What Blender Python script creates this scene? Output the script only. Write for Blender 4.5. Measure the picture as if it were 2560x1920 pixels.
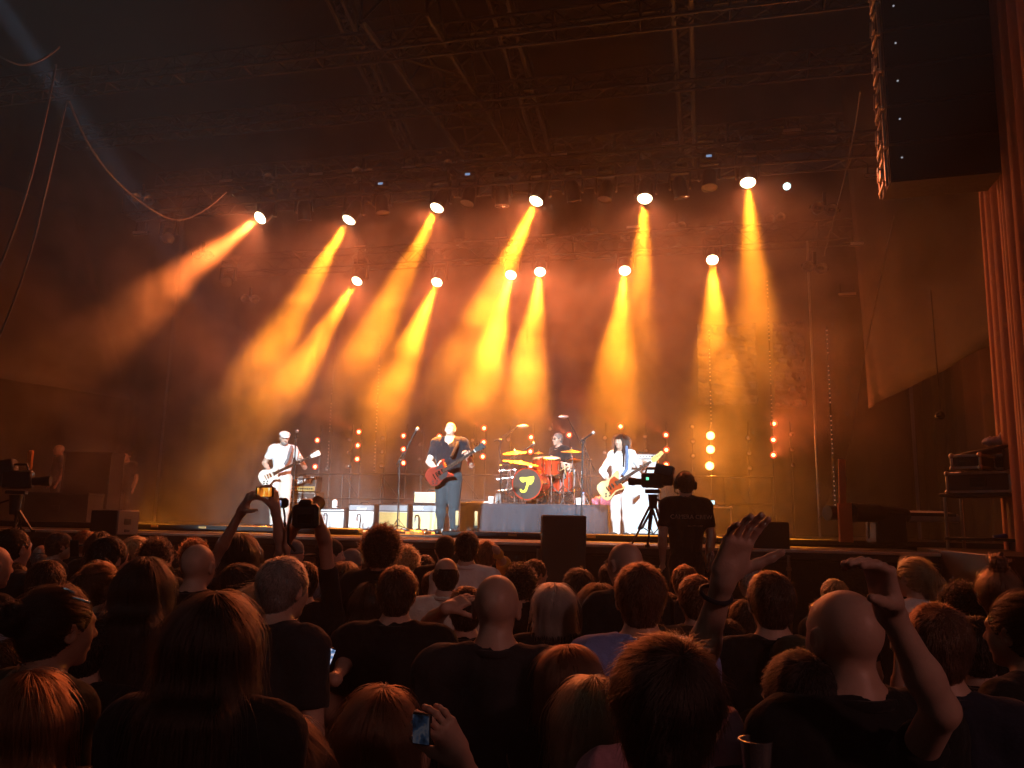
import bpy, math, random
import numpy as np
from mathutils import Vector, Matrix
random.seed(7); RNG = np.random.default_rng(7)
for _o in list(bpy.data.objects): bpy.data.objects.remove(_o)
SC = bpy.context.scene; COL = SC.collection

# ---------------------------------------------------------------- camera
YAW, PITCH, ROLL, FPX = math.radians(13), math.radians(9.66), .02, 1997.0
CAM = np.array([0, 0, 1.95])
FW = np.array([-math.sin(YAW)*math.cos(PITCH), math.cos(YAW)*math.cos(PITCH), math.sin(PITCH)])
_R0 = np.array([math.cos(YAW), math.sin(YAW), 0.]); _U0 = np.cross(_R0, FW)
RT = math.cos(ROLL)*_R0 + math.sin(ROLL)*_U0; UP = -math.sin(ROLL)*_R0 + math.cos(ROLL)*_U0
cd = bpy.data.cameras.new('camera'); cam = bpy.data.objects.new('camera', cd); COL.objects.link(cam)
cd.sensor_width = 36; cd.lens = 36*FPX/2560; cd.clip_start = .05; cd.clip_end = 400
cam.matrix_world = Matrix(((RT[0], UP[0], -FW[0], CAM[0]), (RT[1], UP[1], -FW[1], CAM[1]), (RT[2], UP[2], -FW[2], CAM[2]), (0, 0, 0, 1)))
SC.camera = cam
def ray(x, y): return FW + (x-1280)/FPX*RT + (960-y)/FPX*UP
def P(x, y, d): return CAM + d*ray(x, y)                       # a place seen at (x, y), d metres along the view
def PY(x, y, Y): r = ray(x, y); return CAM + r*(Y/r[1])          # ... on the plane Y across the stage
def PZ(x, y, Z): r = ray(x, y); return CAM + r*((Z-CAM[2])/r[2])
# ---------------------------------------------------------------- night sky, exposure, render settings
W = bpy.data.worlds.new('World'); SC.world = W; W.use_nodes = True
_n = W.node_tree.nodes; _bg = _n['Background']
_bg.inputs[0].default_value = (.0045, .0022, .0022, 1); _bg.inputs[1].default_value = 1.0      # night sky over a lit, smoky venue
vs = SC.view_settings; vs.view_transform = 'Standard'; vs.look = 'None'; vs.gamma = 1; vs.exposure = 0; vs.use_curve_mapping = False
cy = SC.cycles; cy.max_bounces = 4; cy.diffuse_bounces = 1; cy.glossy_bounces = 1; cy.transmission_bounces = 3
cy.transparent_max_bounces = 8; cy.volume_bounces = 1; cy.use_denoising = True; cy.sample_clamp_indirect = 4
cy.use_light_tree = True; cy.use_adaptive_sampling = True; cy.adaptive_threshold = .08; cy.adaptive_min_samples = 20; cy.sample_clamp_direct = 0; cy.caustics_reflective = False; cy.caustics_refractive = False
AMBER = (1., .27, .014); RED = (1., .19, .06)
def spot(name, loc, target, power, col, angle, blend=.6, size=.06, parent=None):
    l = bpy.data.lights.new(name, 'SPOT'); l.energy = power; l.color = col; l.spot_size = math.radians(angle); l.spot_blend = blend
    l.shadow_soft_size = size
    o = bpy.data.objects.new(name, l); COL.objects.link(o)
    d = Vector(np.array(target)-np.array(loc)); o.rotation_euler = d.to_track_quat('-Z', 'Y').to_euler(); o.location = Vector(loc)
    if parent is not None: o.parent = parent; o.matrix_parent_inverse = parent.matrix_world.inverted()
    return o
DECK, LEDGE = 1.72, 1.70
# follow spots in the control tower behind the audience, cold white on the band
for nm, tx, ty, pw, an in (('follow_spot', -7.4, 13.6, 5200, 5.2), ('follow_spot', -3.9, 12.6, 3800, 4.6), ('follow_spot', -1.25, 13.4, 6000, 4.0), ('follow_spot', -2.9, 14.8, 5200, 5.4), ('follow_spot', -5.4, 14.0, 3600, 4.4)):
    spot(nm, (7 if tx < -7 or tx > -1.5 else -1.0-tx*.9-5, -24, 11.5), (tx, ty, DECK+.75), pw*32, (.72, .90, 1.0), an, .35, .12)
# cold side spot above the left roof corner, its beam just entering the picture
spot('side_spot', P(-170, -230, 8.5), (-5.2, 12.4, DECK), 42000, (.45, .66, 1.), 6, .8, .1)
# pinkish fill on the audience from an unseen source to its right
spot('audience_wash', (10, -6, 7.5), (1.7, 2.4, 1.8), 820, (1., .38, .32), 30, 1., .5)
# ---------------------------------------------------------------- helpers
def M(name, col, rough=.6, metal=0., var=.2, scale=18., bump=0., bscale=60., emis=None, es=0., spec=.5, trans=0., alpha=1., coat=0.):
    m = bpy.data.materials.new(name); m.use_nodes = True; nt = m.node_tree; b = nt.nodes['Principled BSDF']
    b.inputs['Roughness'].default_value = rough; b.inputs['Metallic'].default_value = metal
    b.inputs['Specular IOR Level'].default_value = spec; b.inputs['Coat Weight'].default_value = coat
    if trans: b.inputs['Transmission Weight'].default_value = trans
    if alpha < 1: b.inputs['Alpha'].default_value = alpha
    tc = nt.nodes.new('ShaderNodeTexCoord')
    if var > 0:
        nz = nt.nodes.new('ShaderNodeTexNoise'); nz.inputs['Scale'].default_value = scale; nz.inputs['Detail'].default_value = 5
        nt.links.new(tc.outputs['Object'], nz.inputs['Vector'])
        mx = nt.nodes.new('ShaderNodeMix'); mx.data_type = 'RGBA'
        mx.inputs[6].default_value = (*[max(0, c*(1-var)) for c in col], 1); mx.inputs[7].default_value = (*[min(1, c*(1+var)) for c in col], 1)
        nt.links.new(nz.outputs['Fac'], mx.inputs[0]); nt.links.new(mx.outputs[2], b.inputs['Base Color'])
        mr = nt.nodes.new('ShaderNodeMapRange'); mr.inputs[3].default_value = max(.02, rough*.8); mr.inputs[4].default_value = min(1, rough*1.25)
        nt.links.new(nz.outputs['Fac'], mr.inputs[0]); nt.links.new(mr.outputs[0], b.inputs['Roughness'])
    else: b.inputs['Base Color'].default_value = (*col, 1)
    if bump > 0:
        n2 = nt.nodes.new('ShaderNodeTexNoise'); n2.inputs['Scale'].default_value = bscale; n2.inputs['Detail'].default_value = 4
        nt.links.new(tc.outputs['Object'], n2.inputs['Vector'])
        bp = nt.nodes.new('ShaderNodeBump'); bp.inputs['Strength'].default_value = bump; bp.inputs['Distance'].default_value = .02
        nt.links.new(n2.outputs['Fac'], bp.inputs['Height']); nt.links.new(bp.outputs[0], b.inputs['Normal'])
    if emis: b.inputs['Emission Color'].default_value = (*emis, 1); b.inputs['Emission Strength'].default_value = es; m.cycles.emission_sampling = 'NONE'
    return m
def vec(a): return np.array(a, float)
def unit(a): a = vec(a); return a/max(1e-9, np.linalg.norm(a))
def frame(d, up=(0, 0, 1)):
    d = unit(d); s = np.cross(d, up)
    if np.linalg.norm(s) < 1e-4: s = np.cross(d, (1, 0, 0))
    s = unit(s); return s, np.cross(s, d), d                    # side, up, forward
def rotz(a): c, s = math.cos(a), math.sin(a); return np.array([[c, -s, 0], [s, c, 0], [0, 0, 1.]])
def rotx(a): c, s = math.cos(a), math.sin(a); return np.array([[1, 0, 0], [0, c, -s], [0, s, c.__float__()]])
def roty(a): c, s = math.cos(a), math.sin(a); return np.array([[c, 0, s], [0, 1, 0], [-s, 0, c]])
class MB:
    def __init__(s): s.v = []; s.f = []; s.mi = []; s.cur = 0
    def add(s, vs, fs):
        o = len(s.v); s.v += [tuple(map(float, p)) for p in vs]; s.f += [tuple(i+o for i in f) for f in fs]; s.mi += [s.cur]*len(fs); return s
    def box(s, c, size, rot=None, bev=0.):
        c = vec(c); h = vec(size)/2; rot = np.eye(3) if rot is None else rot
        if bev <= 0:
            vs = [c + rot@(h*vec((x, y, z))) for x in (-1, 1) for y in (-1, 1) for z in (-1, 1)]
            return s.add(vs, [(0, 1, 3, 2), (4, 6, 7, 5), (0, 4, 5, 1), (2, 3, 7, 6), (0, 2, 6, 4), (1, 5, 7, 3)])
        b = min(bev, min(h)*.9); vs = []; idx = {}
        for x in (-1, 1):
            for y in (-1, 1):
                for z in (-1, 1):
                    for ax in range(3):
                        q = h - b; q = q.copy(); q[ax] = h[ax]; idx[(x, y, z, ax)] = len(vs); vs.append(c + rot@(q*vec((x, y, z))))
        fs = []
        for ax in range(3):
            a, bb = [(1, 2), (2, 0), (0, 1)][ax]
            for sg in (-1, 1):
                quad = []
                for (u, w) in ((-1, -1), (1, -1), (1, 1), (-1, 1)):
                    k = [0, 0, 0]; k[ax] = sg; k[a] = u; k[bb] = w; quad.append(idx[(*k, ax)])
                fs.append(tuple(quad if sg > 0 else quad[::-1]))
        for ax in range(3):                                        # edges along ax
            a, bb = [(1, 2), (2, 0), (0, 1)][ax]
            for u in (-1, 1):
                for w in (-1, 1):
                    k0 = [0, 0, 0]; k1 = [0, 0, 0]; k0[ax] = -1; k1[ax] = 1; k0[a] = k1[a] = u; k0[bb] = k1[bb] = w
                    q = (idx[(*k0, a)], idx[(*k1, a)], idx[(*k1, bb)], idx[(*k0, bb)]); fs.append(q if u*w < 0 else q[::-1])
        for x in (-1, 1):
            for y in (-1, 1):
                for z in (-1, 1):
                    t = tuple(idx[(x, y, z, ax)] for ax in range(3)); fs.append(t if x*y*z > 0 else t[::-1])
        return s.add(vs, fs)
    def cyl(s, p0, p1, r0, r1=None, n=12, caps=True):
        r1 = r0 if r1 is None else r1; p0 = vec(p0); p1 = vec(p1); a, b, d = frame(p1-p0); vs = []; fs = []
        for p, r in ((p0, r0), (p1, r1)):
            for i in range(n): t = 2*math.pi*i/n; vs.append(p + r*(math.cos(t)*a + math.sin(t)*b))
        for i in range(n): j = (i+1) % n; fs.append((i, j, n+j, n+i))
        if caps: fs += [tuple(range(n))[::-1], tuple(range(n, 2*n))]
        return s.add(vs, fs)
    def tube(s, pts, r, n=6, closed=False):
        pts = [vec(p) for p in pts]; m = len(pts); rr = r if hasattr(r, '__len__') else [r]*m; vs = []; fs = []; up = vec((0, 0, 1))
        for i, p in enumerate(pts):
            d = (pts[(i+1) % m]-pts[i-1]) if closed else pts[min(i+1, m-1)]-pts[max(i-1, 0)]
            a, b, _ = frame(d, up); up = b
            for k in range(n): t = 2*math.pi*k/n; vs.append(p + rr[i]*(math.cos(t)*a + math.sin(t)*b))
        for i in range(m if closed else m-1):
            q = (i+1) % m
            for k in range(n): j = (k+1) % n; fs.append((i*n+k, i*n+j, q*n+j, q*n+k))
        if not closed: fs += [tuple(range(n))[::-1], tuple(range((m-1)*n, m*n))]
        return s.add(vs, fs)
    def lathe(s, prof, o=(0, 0, 0), axis=(0, 0, 1), n=20):           # prof: (radius, height)
        a, b, d = frame(axis); o = vec(o); vs = []; fs = []; m = len(prof)
        for r, h in prof:
            for k in range(n): t = 2*math.pi*k/n; vs.append(o + d*h + max(r, 1e-5)*(math.cos(t)*a + math.sin(t)*b))
        for i in range(m-1):
            for k in range(n): j = (k+1) % n; fs.append((i*n+k, i*n+j, (i+1)*n+j, (i+1)*n+k))
        return s.add(vs, fs)
    def sphere(s, c, r, n=10, rot=None):
        c = vec(c); r = vec((r, r, r)) if not hasattr(r, '__len__') else vec(r); rot = np.eye(3) if rot is None else rot; vs = []; fs = []; m = max(4, n//2+1)
        for i in range(m+1):
            ph = math.pi*i/m
            for k in range(n): t = 2*math.pi*k/n; vs.append(c + rot@(r*vec((math.sin(ph)*math.cos(t), math.sin(ph)*math.sin(t), math.cos(ph)))))
        for i in range(m):
            for k in range(n): j = (k+1) % n; fs.append((i*n+k, (i+1)*n+k, (i+1)*n+j, i*n+j))
        return s.add(vs, fs)
    def prism(s, poly, o, ux, uy, th):                              # polygon in plane (ux, uy), extruded by th along their normal
        o = vec(o); ux = vec(ux); uy = vec(uy); nn = unit(np.cross(ux, uy)); m = len(poly)
        vs = [o + x*ux + y*uy for x, y in poly] + [o + x*ux + y*uy + nn*th for x, y in poly]
        fs = [tuple(range(m))[::-1], tuple(range(m, 2*m))] + [(i, (i+1) % m, m+(i+1) % m, m+i) for i in range(m)]
        return s.add(vs, fs)
    def mesh(s, name, mats, smooth=None):
        me = bpy.data.meshes.new(name); me.from_pydata(s.v, [], s.f); me.validate(clean_customdata=False)
        for m in (mats if isinstance(mats, (list, tuple)) else [mats]): me.materials.append(m)
        if len(set(s.mi)) > 1 and len(me.polygons) == len(s.mi): me.polygons.foreach_set('material_index', s.mi)
        if smooth is not None:
            me.polygons.foreach_set('use_smooth', [True]*len(me.polygons)); me.set_sharp_from_angle(angle=math.radians(smooth))
        me.update(); return me
    def build(s, name, mats, parent=None, smooth=40): return link(name, s.mesh(name, mats, smooth), parent)
def link(name, data, parent=None):
    o = bpy.data.objects.new(name, data); COL.objects.link(o)
    if parent is not None: o.parent = parent; o.matrix_parent_inverse = parent.matrix_basis.inverted()
    return o
def part(name, data, parent, loc=(0, 0, 0)):                      # local coordinates under its thing
    o = bpy.data.objects.new(name, data); COL.objects.link(o); o.parent = parent; o.location = loc; return o
def tag(o, label=None, cat=None, group=None, kind=None):
    if label: o['label'] = label
    if cat: o['category'] = cat
    if group: o['group'] = group
    if kind: o['kind'] = kind
    return o
def thing(name, label, cat, loc=(0, 0, 0), rz=0., group=None):
    o = bpy.data.objects.new(name, None); COL.objects.link(o); o.location = Vector(loc); o.rotation_euler = (0, 0, rz); o.empty_display_size = .1
    o.matrix_basis = Matrix.LocRotScale(Vector(loc), o.rotation_euler, None)
    return tag(o, label, cat, group)
def copy_tree(o, parent=None):
    c = o.copy(); COL.objects.link(c); c.parent = parent
    for ch in o.children: copy_tree(ch, c)
    return c
def text(name, body, mat, size, parent, loc, rot, shear=0., ext=.002, bold=0., xscale=1.):
    cu = bpy.data.curves.new(name, 'FONT'); cu.body = body; cu.size = size; cu.shear = shear; cu.extrude = ext; cu.offset = bold
    cu.align_x = 'CENTER'; cu.align_y = 'CENTER'; cu.resolution_u = 3; cu.materials.append(mat)
    tmp = bpy.data.objects.new(name, cu); COL.objects.link(tmp); me = bpy.data.meshes.new_from_object(tmp.evaluated_get(bpy.context.evaluated_depsgraph_get())); bpy.data.objects.remove(tmp)
    o = bpy.data.objects.new(name, me); COL.objects.link(o); o.parent = parent; o.location = loc; o.rotation_euler = rot; o.scale = (xscale, 1, 1); return o
ORD = ['first', 'second', 'third', 'fourth', 'fifth', 'sixth', 'seventh', 'eighth', 'ninth', 'tenth', 'eleventh', 'twelfth', 'thirteenth', 'fourteenth']
BLACK = M('black_paint', (.012, .012, .013), .55, var=.3); BLKPLA = M('black_plastic', (.014, .014, .015), .38, var=.2)
STEEL = M('steel', (.35, .35, .36), .35, 1.); ALU = M('aluminium', (.6, .6, .6), .4, .9); CHROME = M('chrome', (.8, .8, .82), .12, 1., var=.05)
DARKMET = M('dark_metal', (.05, .05, .052), .45, .7); WHITE = M('white_paint', (.78, .78, .76), .5); RUBBER = M('rubber', (.02, .02, .02), .7)
# ---------------------------------------------------------------- the setting
GROUND = M('ground_asphalt', (.045, .042, .04), .85, var=.4, scale=3, bump=.4, bscale=40)
g = MB(); g.add([(-150, -150, 0), (150, -150, 0), (150, 150, 0), (-150, 150, 0)], [(0, 1, 2, 3)]); tag(g.build('ground', GROUND, smooth=None), kind='structure')
DECKM = M('deck_plywood', (.035, .03, .028), .42, var=.4, scale=2.5, bump=.15)
FASCIA = M('stage_fascia_cloth', (.012, .011, .011), .9, var=.4, scale=5, bump=.5, bscale=25)
d = MB(); d.box((-4.6, 15.2, DECK-.06), (18.6, 9.2, .12), bev=.01); dk = tag(d.build('stage_deck', DECKM), kind='structure')
f = MB()
for i in range(14): f.box((-13.2+1.32*i, 10.72+.01*(i % 2), DECK/2-.09), (1.30, .06, DECK-.18))
f.build('deck_front', FASCIA, dk)
e = MB(); e.box((-4.6, 10.59, DECK-.03), (18.6, .03, .07), bev=.008); e.build('deck_edge', BLACK, dk)
# lower walkway in front of the deck, lip coloured pale as a lit edge
l = MB(); l.box((-5.2, 9.75, LEDGE-.05), (15.2, 1.5, .1), bev=.008); lg = tag(l.build('pit_walkway', DECKM), kind='structure')
l = MB(); l.box((-5.2, 9.0, LEDGE-.012), (15.2, .05, .034), bev=.008); l.build('walkway_lip', M('pale_lit_lip', (.85, .80, .74), .5, .1), lg)
l = MB()
for i in range(7): l.box((-11.6+2.16*i, 9.04+.012*(i % 2), (LEDGE-.12)/2), (2.14, .05, LEDGE-.12))
l.build('walkway_front', FASCIA, lg)
for px in (1972, 1345):
    p = PY(px, 1420, 8.99); q = MB(); q.cyl((p[0], 8.985, .1), (p[0], 8.985, LEDGE-.06), .018, n=8)
    for z in (.5, 1.1, 1.5): q.box((p[0], 8.975, z), (.05, .05, .04), bev=.006)
    q.build('panel_post', STEEL, lg)
# rear wall of black cloth, and roof skin
CLOTH = M('black_stage_cloth', (.02, .018, .018), .85, var=.4, scale=1.5, bump=.3, bscale=8)
def curtain(name, pts, z0, z1, amp, wl, mat, parent=None, th=.012, seed=0, taper=None):
    # gathered cloth hung along a path; folds are real
    rs = np.random.default_rng(seed); pts = [vec(p) for p in pts]; out = []; L = 0
    for a, b in zip(pts[:-1], pts[1:]):
        n = max(3, int(np.linalg.norm(b-a)/(wl/7))); t = unit(b-a); nn = np.cross(t, (0, 0, 1))
        for k in range(n):
            u = k/n*np.linalg.norm(b-a); w = math.sin((L+u)*2*math.pi/wl + .9*math.sin((L+u)*1.7/wl)) + .4*math.sin((L+u)*5.1/wl+1); out.append((a + t*u, nn, w))
        L += np.linalg.norm(b-a)
    nz = 9; vs = []; fs = []; n = len(out)
    for j in range(nz):
        f_ = j/(nz-1)
        for i, (p, nn, w) in enumerate(out):
            lo = z0(p) if callable(z0) else z0; z = z1 + (lo-z1)*f_
            q = p + nn*amp*w*(.35+.65*f_) ; vs.append((q[0], q[1], z))
    for j in range(nz-1):
        for i in range(n-1): fs.append((j*n+i, j*n+i+1, (j+1)*n+i+1, (j+1)*n+i))
    m = MB(); m.add(vs, fs); o = m.build(name, mat, parent, smooth=80)
    s = o.modifiers.new('solid', 'SOLIDIFY'); s.thickness = th; return o
rw = curtain('rear_backdrop', [(-14.5, 19.6, 0), (4.9, 19.6, 0)], .02, 10.5, .05, .7, CLOTH, seed=1)
tag(rw, 'black gathered cloth backdrop closing the rear of the stage', 'backdrop')
ROOF = M('roof_skin', (.03, .028, .027), .7, var=.3, scale=1)
r = MB(); r.box((-4.5, 13.5, 12.2), (24, 17, .08)); tag(r.build('roof', ROOF), kind='structure')
def truss(name, label, p0, p1, w, group=None, r=.024, n=None, mat=None, cat='truss', up=(0, 0, 1)):
    mat = mat or ALU; p0 = vec(p0); p1 = vec(p1); t = thing(name, label, cat, (p0+p1)/2, 0, group); s, u, d = frame(p1-p0, up); L = np.linalg.norm(p1-p0)
    n = n or max(2, int(L/w)); o = (p0+p1)/2; cs = [(-1, -1), (1, -1), (1, 1), (-1, 1)]
    for a, b in cs: m = MB(); m.cyl(p0-o + (a*s+b*u)*w/2, p1-o + (a*s+b*u)*w/2, r, n=6); part('chord', m.mesh('chord', mat, 40), t)
    m = MB()
    for k in range(4):
        a0, b0 = cs[k]; a1, b1 = cs[(k+1) % 4]; q0 = (a0*s+b0*u)*w/2; q1 = (a1*s+b1*u)*w/2
        for i in range(n):
            f0 = p0-o + d*L*i/n; f1 = p0-o + d*L*(i+1)/n
            m.cyl(f0 + (q0 if i % 2 else q1), f1 + (q1 if i % 2 else q0), r*.5, n=4, caps=False)
            if i % 4 == 0: m.cyl(f0+q0, f0+q1, r*.5, n=4, caps=False)
    part('bracing', m.mesh('bracing', mat, 40), t); return t
ROOFALU = M('roof_truss_aluminium', (.055, .048, .045), .55, .5)
T1 = truss('lighting_truss', 'long aluminium lighting truss carrying the upper row of amber beams', (-11, 13.15, 8.02), (3.4, 13.15, 8.02), .42, 'trusses across the stage', mat=ROOFALU)
T2 = truss('lighting_truss', 'long aluminium lighting truss carrying the lower row of amber beams', (-11, 16.85, 7.95), (3.4, 16.85, 7.95), .42, 'trusses across the stage', mat=ROOFALU)
truss('roof_truss', 'wide roof truss running back overhead, ladder braces seen from below', P(985, -40, 11), P(1260, 395, 17.5), .95, 'roof trusses', r=.045, mat=ROOFALU)
for lab, a, b, w in (('roof beam of plain tube leaning at the left of the roof', (820, -60, 12), (1040, 420, 18), .22), ('roof beam just right of the ladder truss', (1235, -60, 11), (1375, 420, 17), .26), ('near vertical roof beam above the right lamps', (1703, -60, 10.5), (1722, 400, 16), .24)):
    truss('roof_beam', lab, P(*a), P(*b), w, 'roof beams', r=.05, mat=ROOFALU)
for lab, y, z in (('cross beam of the roof nearest the audience', 10.2, 8.9), ('cross beam of the roof above the upper lamp row', 11.9, 8.9), ('cross beam of the roof between both lamp rows', 14.6, 9.2)):
    truss('cross_beam', lab, (-11.5, y, z), (4.5, y, z), .3, 'roof cross beams', mat=ROOFALU)
SMOKE_D = .042
# ---------------------------------------------------------------- haze over the whole place
HZ = bpy.data.materials.new('haze_air'); HZ.use_nodes = True; nt = HZ.node_tree; nt.nodes.clear()
_o = nt.nodes.new('ShaderNodeOutputMaterial'); _v = nt.nodes.new('ShaderNodeVolumePrincipled')
_v.inputs['Color'].default_value = (.95, .93, .9, 1); _v.inputs['Density'].default_value = .0035; _v.inputs['Anisotropy'].default_value = .55
nt.links.new(_v.outputs[0], _o.inputs['Volume']); HZ.cycles.homogeneous_volume = True; _v.inputs['Density Attribute'].default_value = ''; _v.inputs['Temperature Attribute'].default_value = ''
h = MB(); h.box((-3, 10, 6.0), (320, 320, 14.2)); hz = tag(h.build('haze', HZ, smooth=None), 'thin smoky haze hanging over stage and crowd', 'haze', kind='stuff')
# smoke drifting over the stage, thicker in patches, thinning out towards its edges
SM = bpy.data.materials.new('stage_smoke'); SM.use_nodes = True; nt = SM.node_tree; nt.nodes.clear(); N_ = nt.nodes.new; LK = nt.links.new
_o = N_('ShaderNodeOutputMaterial'); _v = N_('ShaderNodeVolumePrincipled'); _v.inputs['Color'].default_value = (.96, .93, .9, 1); _v.inputs['Anisotropy'].default_value = .22; _v.inputs['Density Attribute'].default_value = ''; _v.inputs['Temperature Attribute'].default_value = ''
LK(_v.outputs[0], _o.inputs['Volume']); tc = N_('ShaderNodeTexCoord'); nz = N_('ShaderNodeTexNoise'); nz.inputs['Scale'].default_value = .95; nz.inputs['Detail'].default_value = 3.2; nz.inputs['Roughness'].default_value = .55; nz.inputs['Distortion'].default_value = .6
LK(tc.outputs['Object'], nz.inputs['Vector']); mr = N_('ShaderNodeMapRange'); mr.inputs[1].default_value = .41; mr.inputs[2].default_value = .63; mr.inputs[3].default_value = .12; mr.inputs[4].default_value = 2.3; LK(nz.outputs['Fac'], mr.inputs[0])
sx = N_('ShaderNodeSeparateXYZ'); LK(tc.outputs['Generated'], sx.inputs[0]); prev = mr.outputs[0]
for ax, lo, hi, a, b in ((0, 0, .12, 0, 1), (0, 1, .80, 0, 1), (1, 0, .18, 0, 1), (2, 1, .80, .0, 1)):
    q = N_('ShaderNodeMapRange'); q.interpolation_type = 'SMOOTHSTEP'; q.inputs[1].default_value = lo; q.inputs[2].default_value = hi; q.inputs[3].default_value = a; q.inputs[4].default_value = b
    LK(sx.outputs[ax], q.inputs[0]); mu = N_('ShaderNodeMath'); mu.operation = 'MULTIPLY'; LK(prev, mu.inputs[0]); LK(q.outputs[0], mu.inputs[1]); prev = mu.outputs[0]
q1 = N_('ShaderNodeMapRange'); q1.interpolation_type = 'SMOOTHSTEP'; q1.inputs[1].default_value = .36; q1.inputs[2].default_value = .56; LK(sx.outputs[1], q1.inputs[0])      # the band stands in clearer air: smoke is behind them and above them
q2 = N_('ShaderNodeMapRange'); q2.interpolation_type = 'SMOOTHSTEP'; q2.inputs[1].default_value = .20; q2.inputs[2].default_value = .42; q2.inputs[3].default_value = .06; LK(sx.outputs[2], q2.inputs[0])
mx = N_('ShaderNodeMath'); mx.operation = 'MAXIMUM'; LK(q1.outputs[0], mx.inputs[0]); LK(q2.outputs[0], mx.inputs[1]); q3 = N_('ShaderNodeMapRange'); q3.interpolation_type = 'SMOOTHSTEP'; q3.inputs[1].default_value = .30; q3.inputs[2].default_value = .18; LK(sx.outputs[0], q3.inputs[0]); m3 = N_('ShaderNodeMath'); m3.operation = 'MAXIMUM'; LK(mx.outputs[0], m3.inputs[0]); LK(q3.outputs[0], m3.inputs[1]); mx = m3; mu = N_('ShaderNodeMath'); mu.operation = 'MULTIPLY'; LK(prev, mu.inputs[0]); LK(mx.outputs[0], mu.inputs[1]); prev = mu.outputs[0]
mu = N_('ShaderNodeMath'); mu.operation = 'MULTIPLY'; LK(prev, mu.inputs[0]); mu.inputs[1].default_value = SMOKE_D; LK(mu.outputs[0], _v.inputs['Density'])
h = MB(); h.box((-4.6, 15.1, 5.65), (19.2, 8.8, 7.8)); tag(h.build('stage_smoke', SM, smooth=None), 'orange lit smoke drifting over the stage', 'smoke', kind='stuff')
# ---------------------------------------------------------------- amber moving head lamps
LENS = M('amber_lens_lit', (.9, .8, .6), .2, emis=(1, .80, .46), es=14, var=0); LENS.cycles.emission_sampling = 'NONE'
STRAY = .0050
def moving_head(px, py, Y, tgt, label, power, ang, group):
    p = PY(px, py, Y); d = unit(vec(tgt)-p); o = p - d*.19; t = thing('moving_head_light', label, 'stage light', o, 0, group)
    s, u, f_ = frame(d); yz = .44
    m = MB(); m.box((0, 0, yz), (.30, .26, .16), bev=.03); part('base', m.mesh('base', BLKPLA, 40), t)
    m = MB(); m.box((0, 0, yz+.15), (.06, .10, .16), bev=.01); m.cyl((-.1, 0, yz+.2), (.1, 0, yz+.2), .035); part('clamp', m.mesh('clamp', STEEL, 40), t)
    m = MB(); m.box((0, 0, yz-.10), (.36, .10, .05), bev=.015)
    for k in (-1, 1): m.box((k*.18, 0, yz/2-.09), (.045, .11, yz-.02), bev=.015)
    part('yoke', m.mesh('yoke', BLKPLA, 40), t)
    m = MB(); m.lathe([(.0, -.20), (.09, -.20), (.125, -.12), (.13, .02), (.138, .13), (.138, .185), (.122, .185), (.122, .17)], (0, 0, 0), d, 20); hd = part('head', m.mesh('head', BLKPLA, 35), t)
    m = MB(); m.lathe([(.124, .172), (.118, .192), (.098, .216), (.06, .236), (0, .245)], (0, 0, 0), d, 20); part('lens', m.mesh('lens', LENS, 60), hd)
    l = spot('beam', p + d*.10, tgt, power, (1, .20, .035) if px == 650 else AMBER, ang, 1.0, .07); l.parent = t; l.location = Vector(p + d*.10 - o)
    l = spot('stray_light', p + d*.10, tgt, power*STRAY, RED, 135, .7, .11); l.parent = t; l.location = Vector(p + d*.10 - o); return t
R1 = [(650, 545, (150, 885), 10.8), (872, 550, (610, 990), 10.4), (1092, 520, (905, 900), 10.4), (1340, 503, (1120, 980), 10.2), (1612, 497, (1580, 980), 10.2), (1870, 457, (1895, 900), 10.2)]
R2 = [(892, 703, (640, 1090), 15.6), (1092, 706, (930, 1090), 15.4), (1277, 688, (1170, 1090), 15.2), (1350, 680, (1300, 1090), 15.2), (1562, 677, (1525, 1090), 15.2), (1781, 650, (1795, 1090), 15.2)]
PW1 = [.6, .9, 1.0, 1.0, .6, .45]; PW2 = [.9, .9, 1.1, 1.1, 1.0, .55]
for i, (x, y, t_, D) in enumerate(R1):
    moving_head(x, y, 13.0, P(170, 900, 12.2) if i == 0 else PY(x+(t_[0]-x)*(1336-y)/(t_[1]-y), 1336, 11.0), 'lit amber moving head lamp, %s from the left of the upper row' % ORD[i], 66000*PW1[i], 20 if i == 0 else 18, 'upper row of amber beam lamps')
for i, (x, y, t_, D) in enumerate(R2):
    moving_head(x, y, 16.7, PY(x+(t_[0]-x)*(1332-y)/(t_[1]-y), 1332, 12.6), 'lit amber moving head lamp, %s from the left of the lower row' % ORD[i], 76000*PW2[i], 18, 'lower row of amber beam lamps')
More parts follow.
